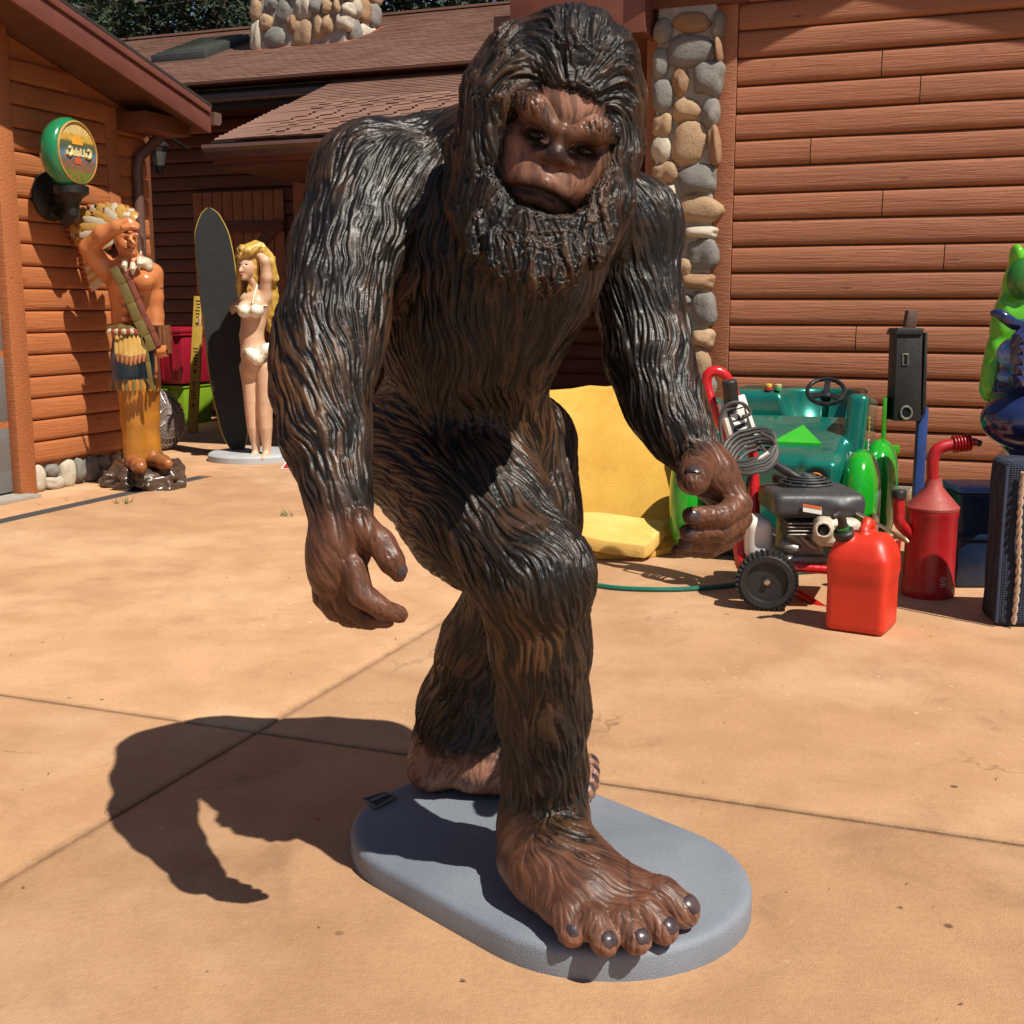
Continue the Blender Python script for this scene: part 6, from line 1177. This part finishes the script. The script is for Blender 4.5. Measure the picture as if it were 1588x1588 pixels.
# ================================================================== hose, litter, weeds, small things
M_teal2 = mat('green_garden_hose', (.01,.14,.10), .35, .1)
tag(obj('garden_hose', MB().tube(arc([G(880,842,.012),G(888,870,.012),G(892,888,.012),G(905,902,.012),G(950,911,.012),G(1010,914,.012),G(1070,913,.012),G(1140,906,.012),G(1215,890,.012),G(1300,884,.012)]), .012, 8), M_teal2, smooth=True), 'thin teal garden hose curving across concrete under the pressure washer', 'hose')
M_grass = mat('weed_green', (.06,.11,.02), .7, .3, 30)
for px, py, nb, lab in ((140,745,26,'green grass tuft at the foundation stones of the garage'),(190,780,18,'flat grass tuft growing beside the trench drain'),(448,800,16,'small weed tuft growing in open concrete behind the statue')):
    g0 = G(px, py); mb = MB()
    for k in range(nb):
        a = random.uniform(0,6.28); L = random.uniform(.03,.10); d = Vector((math.cos(a),math.sin(a),random.uniform(.3,1.4))).normalized(); s_ = Vector((-math.sin(a),math.cos(a),0))*.004; p_ = g0+Vector((random.uniform(-.06,.06),random.uniform(-.05,.05),0)); mb.add([p_-s_, p_+s_, p_+d*L], [(0,1,2)])
    tag(obj('weed_tuft', mb, M_grass), lab, 'weed')
mb = MB(); random.seed(11)
for k in range(110):
    px = random.uniform(0,1588); py = random.choice((random.uniform(780,1000), random.uniform(800,1580))); p_ = G(px, py, .003); a = random.uniform(0,6.28); L = random.uniform(.003,.009)*(1.4 if random.random() < .15 else 1); d = Vector((math.cos(a),math.sin(a),0))*L; s_ = Vector((-math.sin(a),math.cos(a),0))*L*random.uniform(.15,.4); mb.add([p_-d, p_+s_, p_+d+Z*.003, p_-s_+Z*.002], [(0,1,2,3)])
tag(obj('leaf_litter', mb, mat('dry_litter', (.14,.075,.04), .8, .4, 50)), 'dry leaf bits and specks scattered over the concrete', 'litter', kind='stuff')
M_swh = mat('white_sign_paint', (.75,.73,.7), .4); M_srd = mat('red_sign_paint', (.45,.015,.02), .4)
tp = [J(434,728,9.9), J(470,728,9.9), J(452,702,9.95)]; zmin = min(p.z for p in tp)
ts = thing('triangle_sign', Vector((tp[0].x,9.9,0)), 'small red and white triangular sign on the concrete behind the hairy arm', 'sign'); off = Z*(-zmin+.004); tp = [p+off for p in tp]; tcen = sum(tp, Vector())/3
obj('plate', MB().prism(tp, Vector((0,.015,0))), M_swh, ts, bevel=.003); obj('red_field', MB().prism([tcen+(p-tcen)*.74+Vector((0,-.003,0)) for p in tp], Vector((0,.002,0))), M_srd, ts)
obj('prop', MB().bar(tp[2]+Vector((0,.02,-.01)), tp[2]+Vector((0,.12,0))-Z*(tp[2].z-.004), .02, .01), M_swh, ts)
wv = [J(505,208,10.55), J(500,218,10.5), J(506,228,10.5), J(509,238,10.5), J(503,246,10.5)]; tag(obj('dry_vine', MB().tube(arc(wv), .006, 5), mat('dry_vine_tan', (.42,.3,.2), .8)), 'pale dry vine tendril hanging from the porch gutter', 'vine')
# ================================================================== pines behind the house
M_bark = mat('dark_pine_bark', (.04,.028,.02), .9, .3, 12, bump=.02, bscale=20)
t = NT('dark_pine_needles'); c = t.mix(t.ramp(t.noise(t.n('NewGeometry').outputs['Position'], 1.2, 4), [(.35,(0,0,0)),(.7,(1,1,1))]), (.012,.024,.010), (.035,.060,.020)); t.set('Base Color', c); t.set('Roughness', .6); t.set('Transmission Weight', 0.0); M_needle = t.m
def pine(px, Y, Ht, seed, label):
    rg = np.random.default_rng(seed); b = J(px, 500, Y); b.z = 0; tr = thing('pine_tree', b, label, 'tree', 'pine trees behind the house')
    obj('trunk', MB().tube([b, b+Z*Ht*.5+Vector((.1,0,0)), b+Z*Ht], [.22,.14,.02], 8), M_bark, tr, smooth=True)
    bm_ = MB(); V_ = []; T_ = []; nb = 95
    for k in range(nb):
        z_ = 1.5+(Ht-1.8)*(k+rg.random())/nb; a = rg.random()*6.283; L = (Ht-z_)*.26+.7; L *= rg.uniform(.7,1.15); d = np.array([math.cos(a), math.sin(a), rg.uniform(-.25,.2)]); p0 = np.array([b.x, b.y, z_]); bm_.tube([Vector(p0), Vector(p0+d*L*.6+[0,0,-.05]), Vector(p0+d*L+[0,0,-.2])], [.035,.02,.006], 5, cap=False)
        m = int(70*L); s_ = rg.uniform(.15,1,m); c_ = p0+d*L*s_[:,None]+rg.normal(0,.13,(m,3))+np.array([0,0,-.2])*(s_**2)[:,None]
        dr_ = rg.normal(0,1,(m,3))+d*1.2; dr_ /= np.linalg.norm(dr_, axis=1, keepdims=True); sd_ = np.cross(dr_, rg.normal(0,1,(m,3))); sd_ /= np.linalg.norm(sd_, axis=1, keepdims=True)+1e-6; L2 = rg.uniform(.10,.22,(m,1)); n0 = len(V_)*1
        V_.append(np.stack([c_-sd_*.035, c_+sd_*.035, c_+dr_*L2], 1).reshape(-1,3))
    vv = np.concatenate(V_).astype(np.float32); me = np_mesh('crown', vv-np.array(b, np.float32), tris=np.arange(len(vv)).reshape(-1,3), smooth=False); link('crown', me, M_needle, tr); obj('branches', bm_, M_bark, tr)
for i, (px, Y, Ht) in enumerate(((170,24,11),(235,21,12),(300,25,13),(352,22,11),(420,27,14),(560,23,12),(630,26,13),(700,22,11),(775,25,13),(860,24,12),(90,27,13))): pine(px, Y, Ht, i+3, 'dark dense pine tree behind the roof ridge beyond the skylight' if px < 440 else 'dark pine tree behind the roof ridge between stone chimney and entry canopy')
